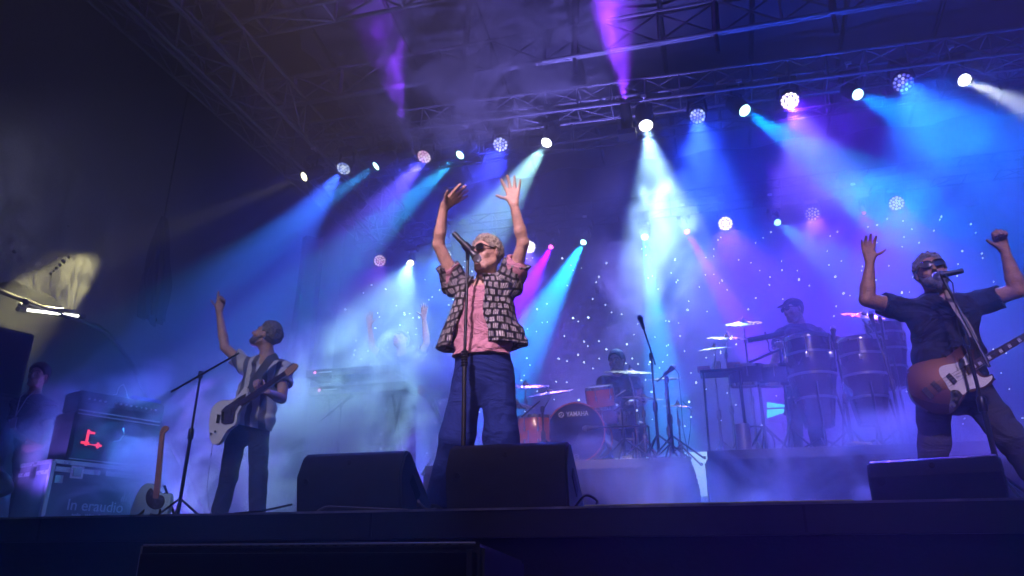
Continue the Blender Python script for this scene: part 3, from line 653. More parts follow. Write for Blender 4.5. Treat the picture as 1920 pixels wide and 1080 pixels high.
def hair_f(lo, hi, h, c, r, fw, u, s=1.0, th=.016, front=.055, slope=(.80, -.60), amp=.006, fr=250, back=0, tufts=0, seed=3):
    f = Field(lo, hi, h); c, r, fw, u = V3(c), nrm(r), nrm(fw), nrm(u)
    f.ell(c+(u*.030-fw*.014)*s, (r, fw, u), ((.078+th)*s, (.096+th)*s, (.096+th)*s), .01)
    if back: f.ell(c+(-u*.03-fw*.05)*s, (r, fw, u), (.07*s, .055*s, .07*s), .02)
    if tufts:
        rt = random.Random(seed)
        for _ in range(tufts):
            a = rt.uniform(0, 2*math.pi); z = rt.uniform(-.35, 1); q = math.sqrt(max(0, 1-z*z)); d = r*q*math.cos(a)+fw*q*math.sin(a)+u*z
            p0 = c+(u*.030-fw*.014)*s+(r*(d@r)*(.080+th)+fw*(d@fw)*(.098+th)+u*(d@u)*(.098+th))*s*rt.uniform(.94, 1.03)
            if (p0-c)@(fw*slope[0]+u*slope[1]) > front*s*rt.uniform(.6, 1.25): continue
            t_ = nrm(np.cross(d, [rt.uniform(-1, 1) for _ in range(3)])); f.cap(p0-t_*.008, p0+t_*.008+d*.004, rt.uniform(.005, .009), rt.uniform(.004, .007), .004)
    f.wob(amp, fr); f.wob(amp*.6, fr*1.9, 2.1)
    f.half(c+(fw*front*slope[0]+u*front*slope[1])*s, fw*slope[0]+u*slope[1])
    f.half(c-u*.068*s, -u)
    for q in (-1, 1): f.ell(c+(r*.085*q+fw*.012-u*.014)*s, (r, fw, u), (.03*s, .032*s, .036*s), .004, '-')
    return f
def specs(c, r, fw, u, root, off, s=1.0, m=None, lens=None, size=1.0):
    """sunglasses: two lenses with rims, bridge and temples, one frame mesh and two lenses"""
    c, r, fw, u = V3(c), nrm(r), nrm(fw), nrm(u); T = lambda a, b, d: Vector(c+(r*a+fw*b+u*d)*s)-Vector(off)
    g = empty("sunglasses", (0, 0, 0)); g.parent = root
    mb = MB()
    for q in (-1, 1):
        pts = []
        for i in range(25):
            a = 2*math.pi*i/24; ca, sa = math.cos(a), math.sin(a)
            x = q*.033+.0265*size*math.copysign(abs(ca)**.7, ca); z = .014+.019*size*math.copysign(abs(sa)**.75, sa)
            pts.append(T(x, .106-.10*abs(x)**1.5*6*.5, z))
        mb.path(pts, .0042*s, 8)
        mb.tube(T(q*.060, .096, .022), T(q*.082, -.005, .012), .0042*s, .003*s)
    mb.tube(T(-.010, .109, .020), T(.010, .109, .020), .004*s)
    mb.build("frame", m or mat("glasses_black", (.01,.01,.01), .25), g, True)
    for q in (-1, 1):
        mb = MB(); vs = []
        mb2 = []
        for i in range(24):
            a = 2*math.pi*i/24; ca, sa = math.cos(a), math.sin(a)
            x = q*.033+.025*size*math.copysign(abs(ca)**.7, ca); z = .014+.0175*size*math.copysign(abs(sa)**.75, sa); mb2.append((x, .104-.10*abs(x)**1.5*3, z))
        fr_ = [mb.bm.verts.new(T(*p)) for p in mb2]; bk = [mb.bm.verts.new(T(p[0], p[1]-.004, p[2])) for p in mb2]
        mb.bm.faces.new(fr_); mb.bm.faces.new(bk[::-1])
        for i in range(24): mb.bm.faces.new((fr_[i], fr_[(i+1) % 24], bk[(i+1) % 24], bk[i]))
        mb.build("lens", lens or mat("glasses_lens", (.006,.006,.008), .08, spec=.6), g)
def eyes(c, r, fw, u, root, off, s=1.0):
    c, r, fw, u = V3(c), nrm(r), nrm(fw), nrm(u)
    for q in (-1, 1):
        p = Vector(c+(r*.031*q+fw*.0775+u*.011)*s)-Vector(off); e = MB(); e.sphere(p-Vector(fw)*.002, .0105*s, 12); e = e.build("eye", mat("eye_white", (.38,.35,.33), .3), root, True)
        d = Vector(fw); b = MB(); b.sphere(p+d*.0062*s, .0056*s, 8); b.build("iris", mat("iris_dark", (.02,.012,.01), .2), e, True)
        b = MB(); b.path([Vector(c+(r*q*(.012+.036*t)+fw*(.096-.022*t*t)+u*(.031+.006*math.sin(t*3)))*s)-Vector(off) for t in (0, .35, .7, 1)], .0032*s, 6); b.build("eyebrow", mat("brow_hair", (.03,.02,.015), .8), root, True)
def lens_print(n, J):
    f = lambda a, b: round(float(np.linalg.norm(V3(J[a])-V3(J[b]))), 2)
    print(n, {k: f(*k.split('-')) for k in ('sL-eL', 'eL-wL', 'sR-eR', 'eR-wR', 'sL-sR', 'hL-kL', 'kL-aL', 'hR-kR', 'kR-aR', 'neck-pel', 'neck-head')}, 'feet z', round(J['aL'][2]-STAGE, 2), round(J['aR'][2]-STAGE, 2))
def joints(tab, Y0): return {k: V3(at(v[0], v[1], Y=Y0+v[2])) for k, v in tab.items()}
def body_core(f, J, wd, s=1.0, thick=1.0):
    """torso, neck, arms, legs, feet of the skin surface"""
    wd = nrm(wd); pel, neck = J['pel'], J['neck']; mid = pel*.45+neck*.55
    f.tube(pel, mid, wd, (.145*s*thick, .10*s*thick), (.135*s*thick, .095*s*thick), .03)
    f.tube(mid, neck*.86+pel*.14, wd, (.14*s*thick, .095*s*thick), (.155*s*thick, .10*s*thick), .03)
    for q in 'LR':
        f.cap(J['s'+q], neck*.9+pel*.1, .058*s, .06*s, .03)
        f.cap(J['s'+q], J['e'+q], .054*s*thick, .040*s*thick, .02)
        e, w = J['e'+q], J['w'+q]; m = e*.68+w*.32
        f.cap(e, m, .039*s*thick, .042*s*thick, .012); f.cap(m, w, .041*s*thick, .0265*s, .012)
        f.cap(J['h'+q], J['k'+q], .085*s, .055*s, .03); f.cap(J['k'+q], J['a'+q], .05*s, .035*s, .02)
    return f
def bounds(J, pad=.28):
    A = np.array([J[k] for k in J if k[0] != '_']); return A.min(0)-pad, A.max(0)+pad
def shoe(root, off, a, toe, m, s=1.0):
    a = V3(a); lo = np.minimum(a, a+V3(toe)*.25)-.15; f = Field(lo, np.maximum(a, a+V3(toe)*.25)+.15, .008); t = nrm(toe); z = STAGE_Z[0]
    p = np.array([a[0], a[1], z+.045]); f.cap(p-t*.05, p+t*.15+np.array([0, 0, -.005]), .042*s, .038*s, .02); f.cap(p-t*.03, V3([a[0], a[1], z+.11]), .042*s, .045*s, .03); f.half((0, 0, z+.002), (0, 0, -1))
    return place(f.mesh("shoe"), "shoe", m, root, off)
STAGE_Z = [STAGE]
def cloth_mat(name, col, rough=.85, weave=320, amt=.25, bump_=.35):
    new = name not in _mats; m = mat(name, col, rough, noise=(weave*.35, amt), bump=(weave, bump_), spec=.2)
    if new:      # soft creases on top of the weave
        t = m.node_tree; tc = t.nodes.new("ShaderNodeTexCoord"); mp = t.nodes.new("ShaderNodeMapping"); mp.inputs["Rotation"].default_value = (0, .5, 0); mp.inputs["Scale"].default_value = (3.2, 3, 6)
        n = t.nodes.new("ShaderNodeTexNoise"); n.inputs["Scale"].default_value = 1; n.inputs["Detail"].default_value = 3; n.inputs["Distortion"].default_value = 1.6
        b = t.nodes.new("ShaderNodeBump"); b.inputs["Strength"].default_value = 1; b.inputs["Distance"].default_value = .085 if "jersey" in name else .045
        t.links.new(tc.outputs["Object"], mp.inputs[0]); t.links.new(mp.outputs[0], n.inputs["Vector"]); t.links.new(n.outputs[0], b.inputs["Height"])
        old = [k for k in t.nodes if k.type == 'BUMP' and k != b][0]; t.links.new(b.outputs[0], old.inputs["Normal"])
    return m
# ================= the singer
T1 = {'pel': (906, 690, .02), 'neck': (908, 532, .0), 'head': (912, 478, -.03),
 'sL': (857, 535, .0), 'eL': (822, 458, -.16), 'wL': (832, 388, -.26),
 'sR': (958, 533, .0), 'eR': (981, 455, -.14), 'wR': (964, 385, -.24),
 'hL': (884, 700, .02), 'hR': (932, 700, .02), 'kL': (856, 822, -.04), 'kR': (940, 820, .0), 'aL': (834, 930, .12), 'aR': (952, 935, .02)}
J = joints(T1, 4.15)
off = Vector(((J['aL'][0]+J['aR'][0])/2, 4.2, STAGE))
wd = nrm(J['sR']-J['sL']); h = .0055
fwh = nrm(V3((-.40, -.91, -.03))); Rh = None; uh = nrm(V3((-.06, .03, 1))); Rh = nrm(np.cross(fwh, uh)); uh = np.cross(Rh, fwh)
lo, hi = bounds(J, .26); f = Field(lo, hi, h)
body_core(f, J, wd, .97, .93)
f.cap(J['neck'], J['head']-fwh*.02-uh*.05, .062, .055, .02)
P = face(f, J['head'], Rh, fwh, uh, 1.0, mouth=1.1)
hand(f, J['wL'], (.86, -.22, .48), (.38, -.50, -.78), -1, .02, .30, 1.08, thumb=.6)
hand(f, J['wR'], (-.06, -.12, 1), (.05, -1, .1), -1, .10, .62, 1.08, thumb=.95)
singer = place(f.mesh("person"), "person", M_skin, None, off); singer.location = off
tag(singer, "singer at the front in an open patterned shirt with both arms raised to the sky", "person", "the band on the stage")
# curly greying hair
hl = V3(J['head']); f = hair_f(hl-.19, hl+.19, .0048, hl, Rh, fwh, uh, 1.0, .010, .024, (.86, -.50), .0035, 240, 0, 520)
place(f.mesh("hair"), "hair", mat("hair_grey_blond", (.12,.09,.07), .8, noise=(70, .5, (.55,.47,.34)), bump=(300, .6)), singer, off)
specs(J['head'], Rh, fwh, uh, singer, off, 1.0, mat("glasses_black", (.012,.008,.008), .25), size=1.05)
# ear ring / beard stubble left to the material; pink T-shirt
pel, neck = J['pel'], J['neck']; dn = nrm(pel-neck)
f = Field(lo, hi, .0065)
hem = V3(at(904, 670, Y=4.15)); 
f.tube(hem-dn*.0, neck-dn*-.10, wd, (.190, .135), (.158, .115), .03)
for q in 'LR':
    f.cap(J['s'+q], neck+dn*.05, .070, .072, .03)
    tq_ = .60 if q == 'R' else .40; e = J['s'+q]*(1-tq_)+J['e'+q]*tq_; f.tube(J['s'+q], e, np.cross(wd, nrm(e-J['s'+q])), (.066, .068), (.058, .062), .02, flat=True)
f.wob(.014, 24, 1.0, dirn=nrm(V3((.45, .1, 1)))); f.wob(.007, 50, 2.0, dirn=nrm(V3((-.5, .1, 1))))
# curved drape folds hanging from the chest
f.half(hem, dn); f.cap(neck-dn*.06, neck+dn*.028-np.cross(wd, dn)*-.0, .078, .070, .01, '-')
for q in 'LR': f.cap(J['s'+q]*.5+J['e'+q]*.5, J['e'+q], .048, .05, .004, '-')
M_tee = cloth_mat("pink_jersey", (.42,.19,.24), .8, 420, .12, .25)
place(f.mesh("t_shirt"), "t_shirt", M_tee, singer, off)
# patterned overshirt, open at the front, short wide sleeves, boxy flaring hem
def shirt_pattern():
    m = bpy.data.materials.new("patterned_shirt"); m.use_nodes = True; t = m.node_tree; b = t.nodes["Principled BSDF"]; b.inputs["Roughness"].default_value = .9; b.inputs["Specular IOR Level"].default_value = .15
    L = t.links; N = t.nodes.new
    a = N("ShaderNodeAttribute"); a.attribute_name = "cloth_uv"
    nz = N("ShaderNodeTexNoise"); nz.inputs["Scale"].default_value = 9; L.new(a.outputs["Vector"], nz.inputs["Vector"])
    mx = N("ShaderNodeMix"); mx.data_type = 'VECTOR'; mx.inputs["Factor"].default_value = .035; L.new(a.outputs["Vector"], mx.inputs["A"]); L.new(nz.outputs["Color"], mx.inputs["B"])
    br = N("ShaderNodeTexBrick"); br.offset = .5; br.inputs["Scale"].default_value = 1; br.inputs["Brick Width"].default_value = .045; br.inputs["Row Height"].default_value = .044
    br.inputs["Mortar Size"].default_value = .0075; br.inputs["Mortar Smooth"].default_value = .2; br.inputs["Bias"].default_value = 0; br.inputs["Color1"].default_value = (1,1,1,1); br.inputs["Color2"].default_value = (.6,.6,.6,1); br.inputs["Mortar"].default_value = (0,0,0,1)
    L.new(mx.outputs["Result"], br.inputs["Vector"])
    wv = N("ShaderNodeTexWave"); wv.wave_type = 'BANDS'; wv.bands_direction = 'X'; wv.inputs["Scale"].default_value = 32; wv.inputs["Distortion"].default_value = 2.5; wv.inputs["Detail"].default_value = 3; wv.inputs["Detail Scale"].default_value = 4
    L.new(a.outputs["Vector"], wv.inputs["Vector"])
    r = N("ShaderNodeMapRange"); r.inputs[1].default_value = .15; r.inputs[2].default_value = .55; L.new(wv.outputs["Fac"], r.inputs[0])
    mu = N("ShaderNodeMath"); mu.operation = 'MULTIPLY'; L.new(br.outputs["Color"], mu.inputs[0]); L.new(r.outputs[0], mu.inputs[1])
    fl = N("ShaderNodeTexNoise"); fl.inputs["Scale"].default_value = 120; L.new(a.outputs["Vector"], fl.inputs["Vector"])
    cr = N("ShaderNodeMix"); cr.data_type = 'RGBA'; L.new(mu.outputs[0], cr.inputs["Factor"]); cr.inputs["A"].default_value = (.008,.007,.010,1); cr.inputs["B"].default_value = (.46,.42,.43,1)
    L.new(cr.outputs["Result"], b.inputs["Base Color"])
    bp = N("ShaderNodeBump"); bp.inputs["Strength"].default_value = .5; bp.inputs["Distance"].default_value = .01; L.new(fl.outputs[0], bp.inputs["Height"]); L.new(bp.outputs[0], b.inputs["Normal"])
    return m
f = Field(lo, hi, .0055)
hemo = V3(at(902, 652, Y=4.17)); fr = np.cross(wd, dn)                    # fr points roughly backwards or forwards
if fr[1] > 0: fr = -fr                                                     # towards the audience
top = neck+dn*.06
f.tube(hemo, top, wd, (.295, .170), (.180, .132), .03)
for q in 'LR':
    s_, e_ = J['s'+q], J['e'+q]; ax_ = nrm(e_-s_)
    f.cap(s_+dn*.012, neck+dn*.055, .076, .078, .03)
    f.tube(s_-ax_*.03, s_*.48+e_*.52, np.cross(ax_, wd), (.074, .078), (.072, .080), .05, flat=True)
f.wob(.010, 24, .5, dirn=nrm(V3((1, .2, .12)))); f.wob(.006, 55, 1.5, dirn=nrm(V3((1, .1, -.5))))
f.half(hemo+dn*.0, dn)
# hollow it: T-shirt shape plus air, opening wedge in front, neck, sleeve mouths
f.tube(hemo+dn*.2, top, wd, (.270, .150), (.160, .114), .01, '-')
f.cap(neck-dn*.08, neck+dn*.03, .088, .075, .01, '-')
for q in 'LR':
    s_, e_ = J['s'+q], J['e'+q]; f.cap(s_*.62+e_*.38, e_*1.1-s_*.1, .058, .072, .008, '-')
cf0 = V3(at(898, 668, Y=4.0)); 
def wedge(X, Y, Z):
    x, y, z = X-neck[0], Y-neck[1], Z-neck[2]; u = x*wd[0]+y*wd[1]+z*wd[2]; v = x*fr[0]+y*fr[1]+z*fr[2]; d = x*dn[0]+y*dn[1]+z*dn[2]
    wdt = .040+.19*d+.012*np.sin(d*22)
    return np.maximum(np.abs(u+.015+d*.02)-wdt, .03-v)
f.put(wedge, lo, hi, .004, '-')
me = f.mesh("patterned_shirt")
# cloth coordinates: angle round the trunk and height, following the sleeves
n_ = len(me.vertices); co = np.empty(n_*3); me.vertices.foreach_get("co", co); co = co.reshape(-1, 3)
rel = co-neck; uu = rel@wd; vv = rel@fr; ddn = rel@dn
uv = np.stack([np.arctan2(uu, vv+.02)*.20+.0*ddn, ddn, np.zeros(n_)], 1)
for q in 'LR':
    s_, e_ = J['s'+q], J['e'+q]; ax_ = nrm(e_-s_); r_ = co-s_; t_ = r_@ax_; pr = np.clip(t_, 0, 1)[:, None]*ax_; rad = np.linalg.norm(r_-pr, axis=1)
    m_ = (t_ > .04) & (rad < .15) & (ddn < .16+.0*t_); b1 = nrm(np.cross(ax_, wd)); b2 = np.cross(ax_, b1)
    uv[m_] = np.stack([np.arctan2(r_@b1, r_@b2)*.09, -t_, np.zeros(n_)], 1)[m_]
at_ = me.attributes.new("cloth_uv", 'FLOAT_VECTOR', 'POINT'); at_.data.foreach_set("vector", uv.ravel())
place(me, "patterned_shirt", shirt_pattern(), singer, off)
# wide dark blue jeans
def jeans(J, off, root, m, wl, hr=.10, kr=.088, ar=.095, waist=None, h=.0065, amp=.008, wd=wd, name="jeans", hips=(.165, .125), ends=None):
    lo, hi = bounds({k: J[k] for k in ('hL','hR','kL','kR','aL','aR','pel')}, .3); f = Field(lo, hi, h)
    w_ = V3(waist); d = nrm(J['pel']-V3(J['neck']))
    f.tube(w_-d*.04, J['hL']*.5+J['hR']*.5+d*.03, wd, (wl, wl*.72), hips, .03)
    for q in 'LR':
        f.cap(J['h'+q], J['k'+q], hr, kr, .035); f.cap(J['k'+q], J['a'+q], kr, ar, .03)
    f.wob(amp*.7, 22, 1, dirn=nrm(V3((.9, .3, .5)))); f.wob(amp*.5, 48, 2, dirn=nrm(V3((-1, .4, .35)))); f.wob(amp*.35, 40, 3)
    f.half(w_, -d)
    for q in 'LR':
        z_ = STAGE_Z[0]+.035
    f.half((0, 0, z_), (0, 0, -1))
    return place(f.mesh(name), name, m, root, off)
M_denim = cloth_mat("dark_denim", (.007,.016,.11), .8, 500, .35, .4)
jeans(J, off, singer, M_denim, .172, .100, .098, .108, V3(at(905, 664, Y=4.15)), ends=1)
shoe(singer, off, J['aL'], (-.25, -1, 0), mat("shoe_dark", (.02,.02,.025), .6)); shoe(singer, off, J['aR'], (.15, -1, 0), mat("shoe_dark", (.02,.02,.025), .6))
# pendant
mb = MB(); 
mb.path([Vector(neck+wd*a+fr*(.085+.02*math.sin((a+.06)*26))+dn*(.02+.06*(1-(a/.06)**2))) - off for a in np.linspace(-.06, .06, 9)], .0018, 5); mb.build("necklace", M_chrome, singer, True)
SJ = J; S_off = off
# ================= generic dressed figure
def figure(T, Y0, name, label, fw, up, skin, s=1.0, thick=1.0, h=.008, hands=(), mouth=0, wd_=None, armsonly=False):
    J = joints(T, Y0); off = Vector(((J['aL'][0]+J['aR'][0])/2, Y0, STAGE_Z[0]))
    wd = nrm(J['sR']-J['sL']) if wd_ is None else nrm(wd_); fw = nrm(fw); up = nrm(up); R = nrm(np.cross(fw, up)); up = np.cross(R, fw)
    lo, hi = bounds(J, .27); f = Field(lo, hi, h); body_core(f, J, wd, s, thick)
    f.cap(J['neck'], J['head']-fw*.02*s-up*.05*s, .064*s*thick, .057*s*thick, .02)
    face(f, J['head'], R, fw, up, s*1.03, mouth)
    for q, d, n, th, curl, spr, tb in hands: hand(f, J['w'+q], d, n, th, curl, spr, s*1.06, thumb=tb, curls=curl if isinstance(curl, tuple) else None)
    me = f.mesh("person"); o = place(me, "person", skin, None, off); o.location = off
    tag(o, label, "person")
    return J, off, o, wd, (R, fw, up), (lo, hi)
def tshirt(J, off, root, m, hem, wd, name="t_shirt", a=(.19, .14), b=(.17, .125), sl=.55, sr=(.070, .070), h=.0075, hemn=None, amp=.009, neck_r=.075, collar=None, vneck=0):
    lo, hi = bounds(J, .3); f = Field(lo, hi, h); neck = J['neck']; dn = nrm(J['pel']-neck); hem = V3(hem)
    f.tube(hem, neck+dn*.10, wd, a, b, .03)
    for q in 'LR':
        f.cap(J['s'+q], neck+dn*.05, .073, .074, .03)
        e = J['s'+q]*(1-sl)+J['e'+q]*sl; ax = nrm(e-J['s'+q]); f.tube(J['s'+q], e, np.cross(ax, (0, .3, 1) if abs(ax[2]) < .8 else (1, 0, 0)), (sr[0], sr[0]), (sr[1], sr[1]), .03, flat=True)
    f.wob(amp, 26, 1.0, dirn=nrm(V3((.35, .1, 1)))); f.wob(amp*.5, 55, 2.0, dirn=nrm(V3((-.8, .1, 1)))); f.half(hem, dn)
    fr = np.cross(wd, dn); fr = -fr if fr[1] > 0 else fr
    f.cap(neck-dn*.08, neck+dn*.02, neck_r, neck_r*.92, .01, '-')
    if vneck: f.cap(neck+fr*.11+dn*.0, neck+fr*.125+dn*vneck, .045, .008, .006, '-')
    for q in 'LR': f.cap(J['s'+q]*(1-sl+.08)+J['e'+q]*(sl-.08), J['e'+q], .054, .058, .004, '-')
    if collar:
        for q in (-1, 1): f.cap(neck+wd*q*.07-dn*.02, neck+wd*q*.05+fr*.11+dn*.06, .022, .026, .01)
    return place(f.mesh(name), name, m, root, off)
def beard(J, off, root, R, fw, up, m, s=1.0, length=.03, h=.006):
    c = J['head']; lo = c-.2; f = Field(lo, c+.2, h); P = lambda a, b, d: c+(R*a+fw*b+up*d)*s*1.03
    f.cap(P(-.03, .070, -.092), P(.03, .070, -.092), .034*s, .034*s, .02)
    f.cap(P(0, .075, -.10), P(0, .075, -.11-length), .036*s, .022*s, .02)
    for q in (-1, 1): f.cap(P(q*.064, .01, -.03), P(q*.045, .055, -.085), .018*s, .030*s, .02); f.cap(P(q*.004, .100, -.052), P(q*.030, .085, -.066), .010*s, .011*s, .008)
    f.ell(P(0, .112, -.074), (R, fw, up), (.016, .014, .006), .004, '-')
    f.wob(.005, 220); f.wob(.003, 420, 2)
    return place(f.mesh("beard"), "beard", m, root, off)
def hair(J, off, root, fr_, m, s=1.03, th=.012, front=.026, slope=(.86, -.5), amp=.005, fq=220, back=0, h=.0065, tufts=0):
    c = J['head']; f = hair_f(c-.2, c+.2, h, c, *fr_, s, th, front, slope, amp, fq, back, tufts); return place(f.mesh("hair"), "hair", m, root, off)
# ================= guitarist on the left
M_stripe = bpy.data.materials.new("striped_cotton"); M_stripe.use_nodes = True
def stripes(m, a, b, scale=26, rot=0):
    t = m.node_tree; bs = t.nodes["Principled BSDF"]; bs.inputs["Roughness"].default_value = .85
    tc = t.nodes.new("ShaderNodeTexCoord"); wv = t.nodes.new("ShaderNodeTexWave"); wv.bands_direction = 'X'; wv.inputs["Scale"].default_value = scale; wv.inputs["Distortion"].default_value = .6; wv.inputs["Detail Scale"].default_value = .4
    r = t.nodes.new("ShaderNodeValToRGB"); e = r.color_ramp.elements; e[0].position = .35; e[0].color = (*a, 1); e[1].position = .5; e[1].color = (*b, 1); t.links.new(tc.outputs["Object"], wv.inputs["Vector"]); t.links.new(wv.outputs[0], r.inputs[0]); t.links.new(r.outputs[0], bs.inputs["Base Color"])
stripes(M_stripe, (.09,.085,.11), (.48,.47,.50), 3.2)
TG = {'pel': (466, 790, .03), 'neck': (502, 672, .0), 'head': (500, 630, -.03),
 'sL': (462, 688, -.02), 'eL': (422, 652, -.12), 'wL': (411, 585, -.12), 'sR': (533, 690, .03), 'eR': (528, 748, -.10), 'wR': (503, 736, -.30),
 'hL': (446, 802, .02), 'hR': (486, 800, .05), 'kL': (428, 895, -.03), 'kR': (484, 892, .0), 'aL': (408, 978, .05), 'aR': (482, 976, .08)}
GJ, Goff, gp, Gwd, Gf, Gb = figure(TG, 5.4, 'guitarist', "guitarist in a striped shirt on the left, head turned away and one arm raised high", (-.86, -.28, .42), (.35, .1, .93), M_skin2, 1.0, 1.0,
    hands=(('L', (.12, -.1, 1), (.6, -.75, 0), -1, (.06, .95, 1.1, 1.1), .05, .7), ('R', (-.75, -.45, .35), (.3, -.5, .6), 1, .9, .15, .7)))
gp["group"] = "the band on the stage"
tshirt(GJ, Goff, gp, M_stripe, at(470, 800, Y=5.42), Gwd, "striped_shirt", (.185, .14), (.165, .125), .55, (.072, .074), collar=1, vneck=.10)
jeans(GJ, Goff, gp, cloth_mat("black_jeans", (.016,.016,.022), .8, 400, .35), .155, .090, .068, .066, V3(at(468, 788, Y=5.43)), amp=.007, wd=Gwd, hips=(.150, .12), h=.0075)
for q in 'LR': shoe(gp, Goff, GJ['a'+q], (-.5, -1, 0), mat("shoe_dark", (.02,.02,.025), .6))
hair(GJ, Goff, gp, Gf, mat("hair_grey", (.16,.14,.13), .8, noise=(80, .5), bump=(300, .5)), th=.009, front=.020, amp=.003, tufts=420)
beard(GJ, Goff, gp, *Gf, mat("beard_dark_grey", (.10,.085,.08), .85, noise=(90, .5), bump=(300, .5)), .94, length=.002)
eyes(GJ['head'], *Gf, gp, Goff, 1.03)
# ================= bassist on the right
TB = {'pel': (1785, 705, .05), 'neck': (1762, 560, .0), 'head': (1746, 512, -.06),
 'sL': (1690, 578, .0), 'eL': (1625, 562, -.10), 'wL': (1631, 492, -.12), 'sR': (1838, 566, .02), 'eR': (1908, 545, -.10), 'wR': (1884, 470, -.16),
 'hL': (1752, 730, .02), 'hR': (1822, 728, .04), 'kL': (1752, 830, -.05), 'kR': (1895, 822, -.05), 'aL': (1745, 925, .05), 'aR': (1960, 915, .05)}
BJ, Boff, bp_, Bwd, Bf, Bb = figure(TB, 5.2, 'bassist', "grey bearded bassist in a dark T-shirt and dark glasses on the right", (-.12, -.98, .10), (-.08, -.05, 1), M_skin2, 1.06, 1.12, h=.0075,
    hands=(('L', (.04, -.1, 1), (.1, -1, 0), 1, .22, .35, .9), ('R', (-.25, -.35, .9), (-.1, -.8, .1), -1, 1.0, .1, .6)))
bp_["group"] = "the band on the stage"
tshirt(BJ, Boff, bp_, cloth_mat("black_jersey", (.022,.022,.028), .85, 300, .25), at(1788, 742, Y=5.25), Bwd, "t_shirt", (.215, .17), (.205, .155), .55, (.082, .080), vneck=.11)
jeans(BJ, Boff, bp_, cloth_mat("charcoal_jeans", (.050,.048,.058), .85, 300, .25), .18, .110, .085, .080, V3(at(1786, 722, Y=5.25)), amp=.007, wd=Bwd, hips=(.185, .14), h=.0075)
for q, d in (('L', (-.3, -1, 0)), ('R', (.5, -1, 0))): shoe(bp_, Boff, BJ['a'+q], d, mat("shoe_dark", (.02,.02,.025), .6))
hair(BJ, Boff, bp_, Bf, mat("hair_silver", (.06,.06,.07), .7, noise=(55, .5, (.34,.34,.36)), bump=(260, .5)), 1.09, .011, .022, (.84, -.54), .004, 130, tufts=160)
beard(BJ, Boff, bp_, *Bf, mat("beard_silver", (.09,.08,.08), .85, noise=(60, .5, (.20,.19,.18)), bump=(300, .5)), 1.0, .022)
specs(BJ['head'], *Bf, bp_, Boff, 1.09, size=1.12)
# ================= keyboard player, percussionist and drummer on the risers
STAGE_Z[0] = RZ
TK = {'pel': (750, 790, .05), 'neck': (753, 668, .0), 'head': (752, 638, -.03),
 'sL': (722, 672, .0), 'eL': (698, 652, -.12), 'wL': (693, 612, -.14), 'sR': (784, 670, .0), 'eR': (800, 643, -.12), 'wR': (795, 597, -.14),
 'hL': (735, 800, .0), 'hR': (764, 800, .0), 'kL': (730, 850, -.05), 'kR': (768, 850, -.05), 'aL': (728, 900, .05), 'aR': (770, 900, .05)}
KJ, Koff, kp, Kwd, Kf, Kb = figure(TK, 8.1, 'keys', "keyboard player in the pale smoke with both hands up and head thrown back", (-.25, -.88, .45), (-.1, .42, .9), M_skin, 1.0, 1.0, h=.009, mouth=1,
    hands=(('L', (-.05, -.1, 1), (0, -1, 0), 1, .06, .3, .9), ('R', (.05, -.1, 1), (0, -1, 0), -1, .06, .25, .8)))
kp["group"] = "the band on the stage"
tshirt(KJ, Koff, kp, cloth_mat("floral_dark_cotton", (.02,.03,.035), .85, 40, .6), at(751, 802, Y=8.12), Kwd, "shirt", (.19, .14), (.17, .125), .6, h=.009, vneck=.12)
jeans(KJ, Koff, kp, cloth_mat("black_jeans", (.016,.016,.022)), .16, .09, .07, .07, V3(at(751, 795, Y=8.12)), wd=Kwd, h=.009)
hair(KJ, Koff, kp, Kf, mat("hair_black", (.015,.012,.012), .6, bump=(200, .4)), h=.008)
specs(KJ['head'], *Kf, kp, Koff, 1.03)
TP = {'pel': (1510, 745, .05), 'neck': (1500, 612, .0), 'head': (1488, 582, -.05),
 'sL': (1464, 628, .0), 'eL': (1452, 682, -.06), 'wL': (1462, 650, -.34), 'sR': (1535, 626, .0), 'eR': (1556, 680, -.06), 'wR': (1560, 640, -.34),
 'hL': (1492, 752, .0), 'hR': (1526, 750, .0), 'kL': (1490, 812, -.05), 'kR': (1530, 812, -.05), 'aL': (1490, 862, .05), 'aR': (1536, 860, .05)}
PJ, Poff, pp, Pwd, Pf, Pb = figure(TP, 7.75, 'perc', "percussionist in a dark cap behind the congas, looking to the left", (-.80, -.58, -.12), (-.1, 0, 1), M_skin2, 1.0, 1.0, h=.009,
    hands=(('L', (-.1, -.8, .1), (0, 0, -1), 1, .15, .2, .7), ('R', (.1, -.8, .1), (0, 0, -1), -1, .15, .2, .7)))
pp["group"] = "the band on the stage"
tshirt(PJ, Poff, pp, cloth_mat("navy_jersey", (.02,.02,.04), .85), at(1509, 778, Y=7.8), Pwd, "t_shirt", (.19, .14), (.18, .13), .55, h=.009)
jeans(PJ, Poff, pp, cloth_mat("black_jeans", (.016,.016,.022)), .16, .09, .07, .07, V3(at(1509, 750, Y=7.8)), wd=Pwd, h=.009)
hair(PJ, Poff, pp, Pf, mat("hair_black", (.015,.012,.012)), h=.008, th=.008)
specs(PJ['head'], *Pf, pp, Poff, 1.03)
c = PJ['head']; f = Field(c-.22, c+.22, .006); R, fw, up = Pf
f.ell(c+up*.055-fw*.01, (R, fw, up), (.092, .112, .075), .01); f.half(c+up*.05, -up); f.tube(c+up*.052+fw*.08, c+up*.045+fw*.17, R, (.062, .006), (.045, .006), .008); place(f.mesh("cap"), "cap", cloth_mat("cap_black", (.015,.015,.02)), pp, Poff)
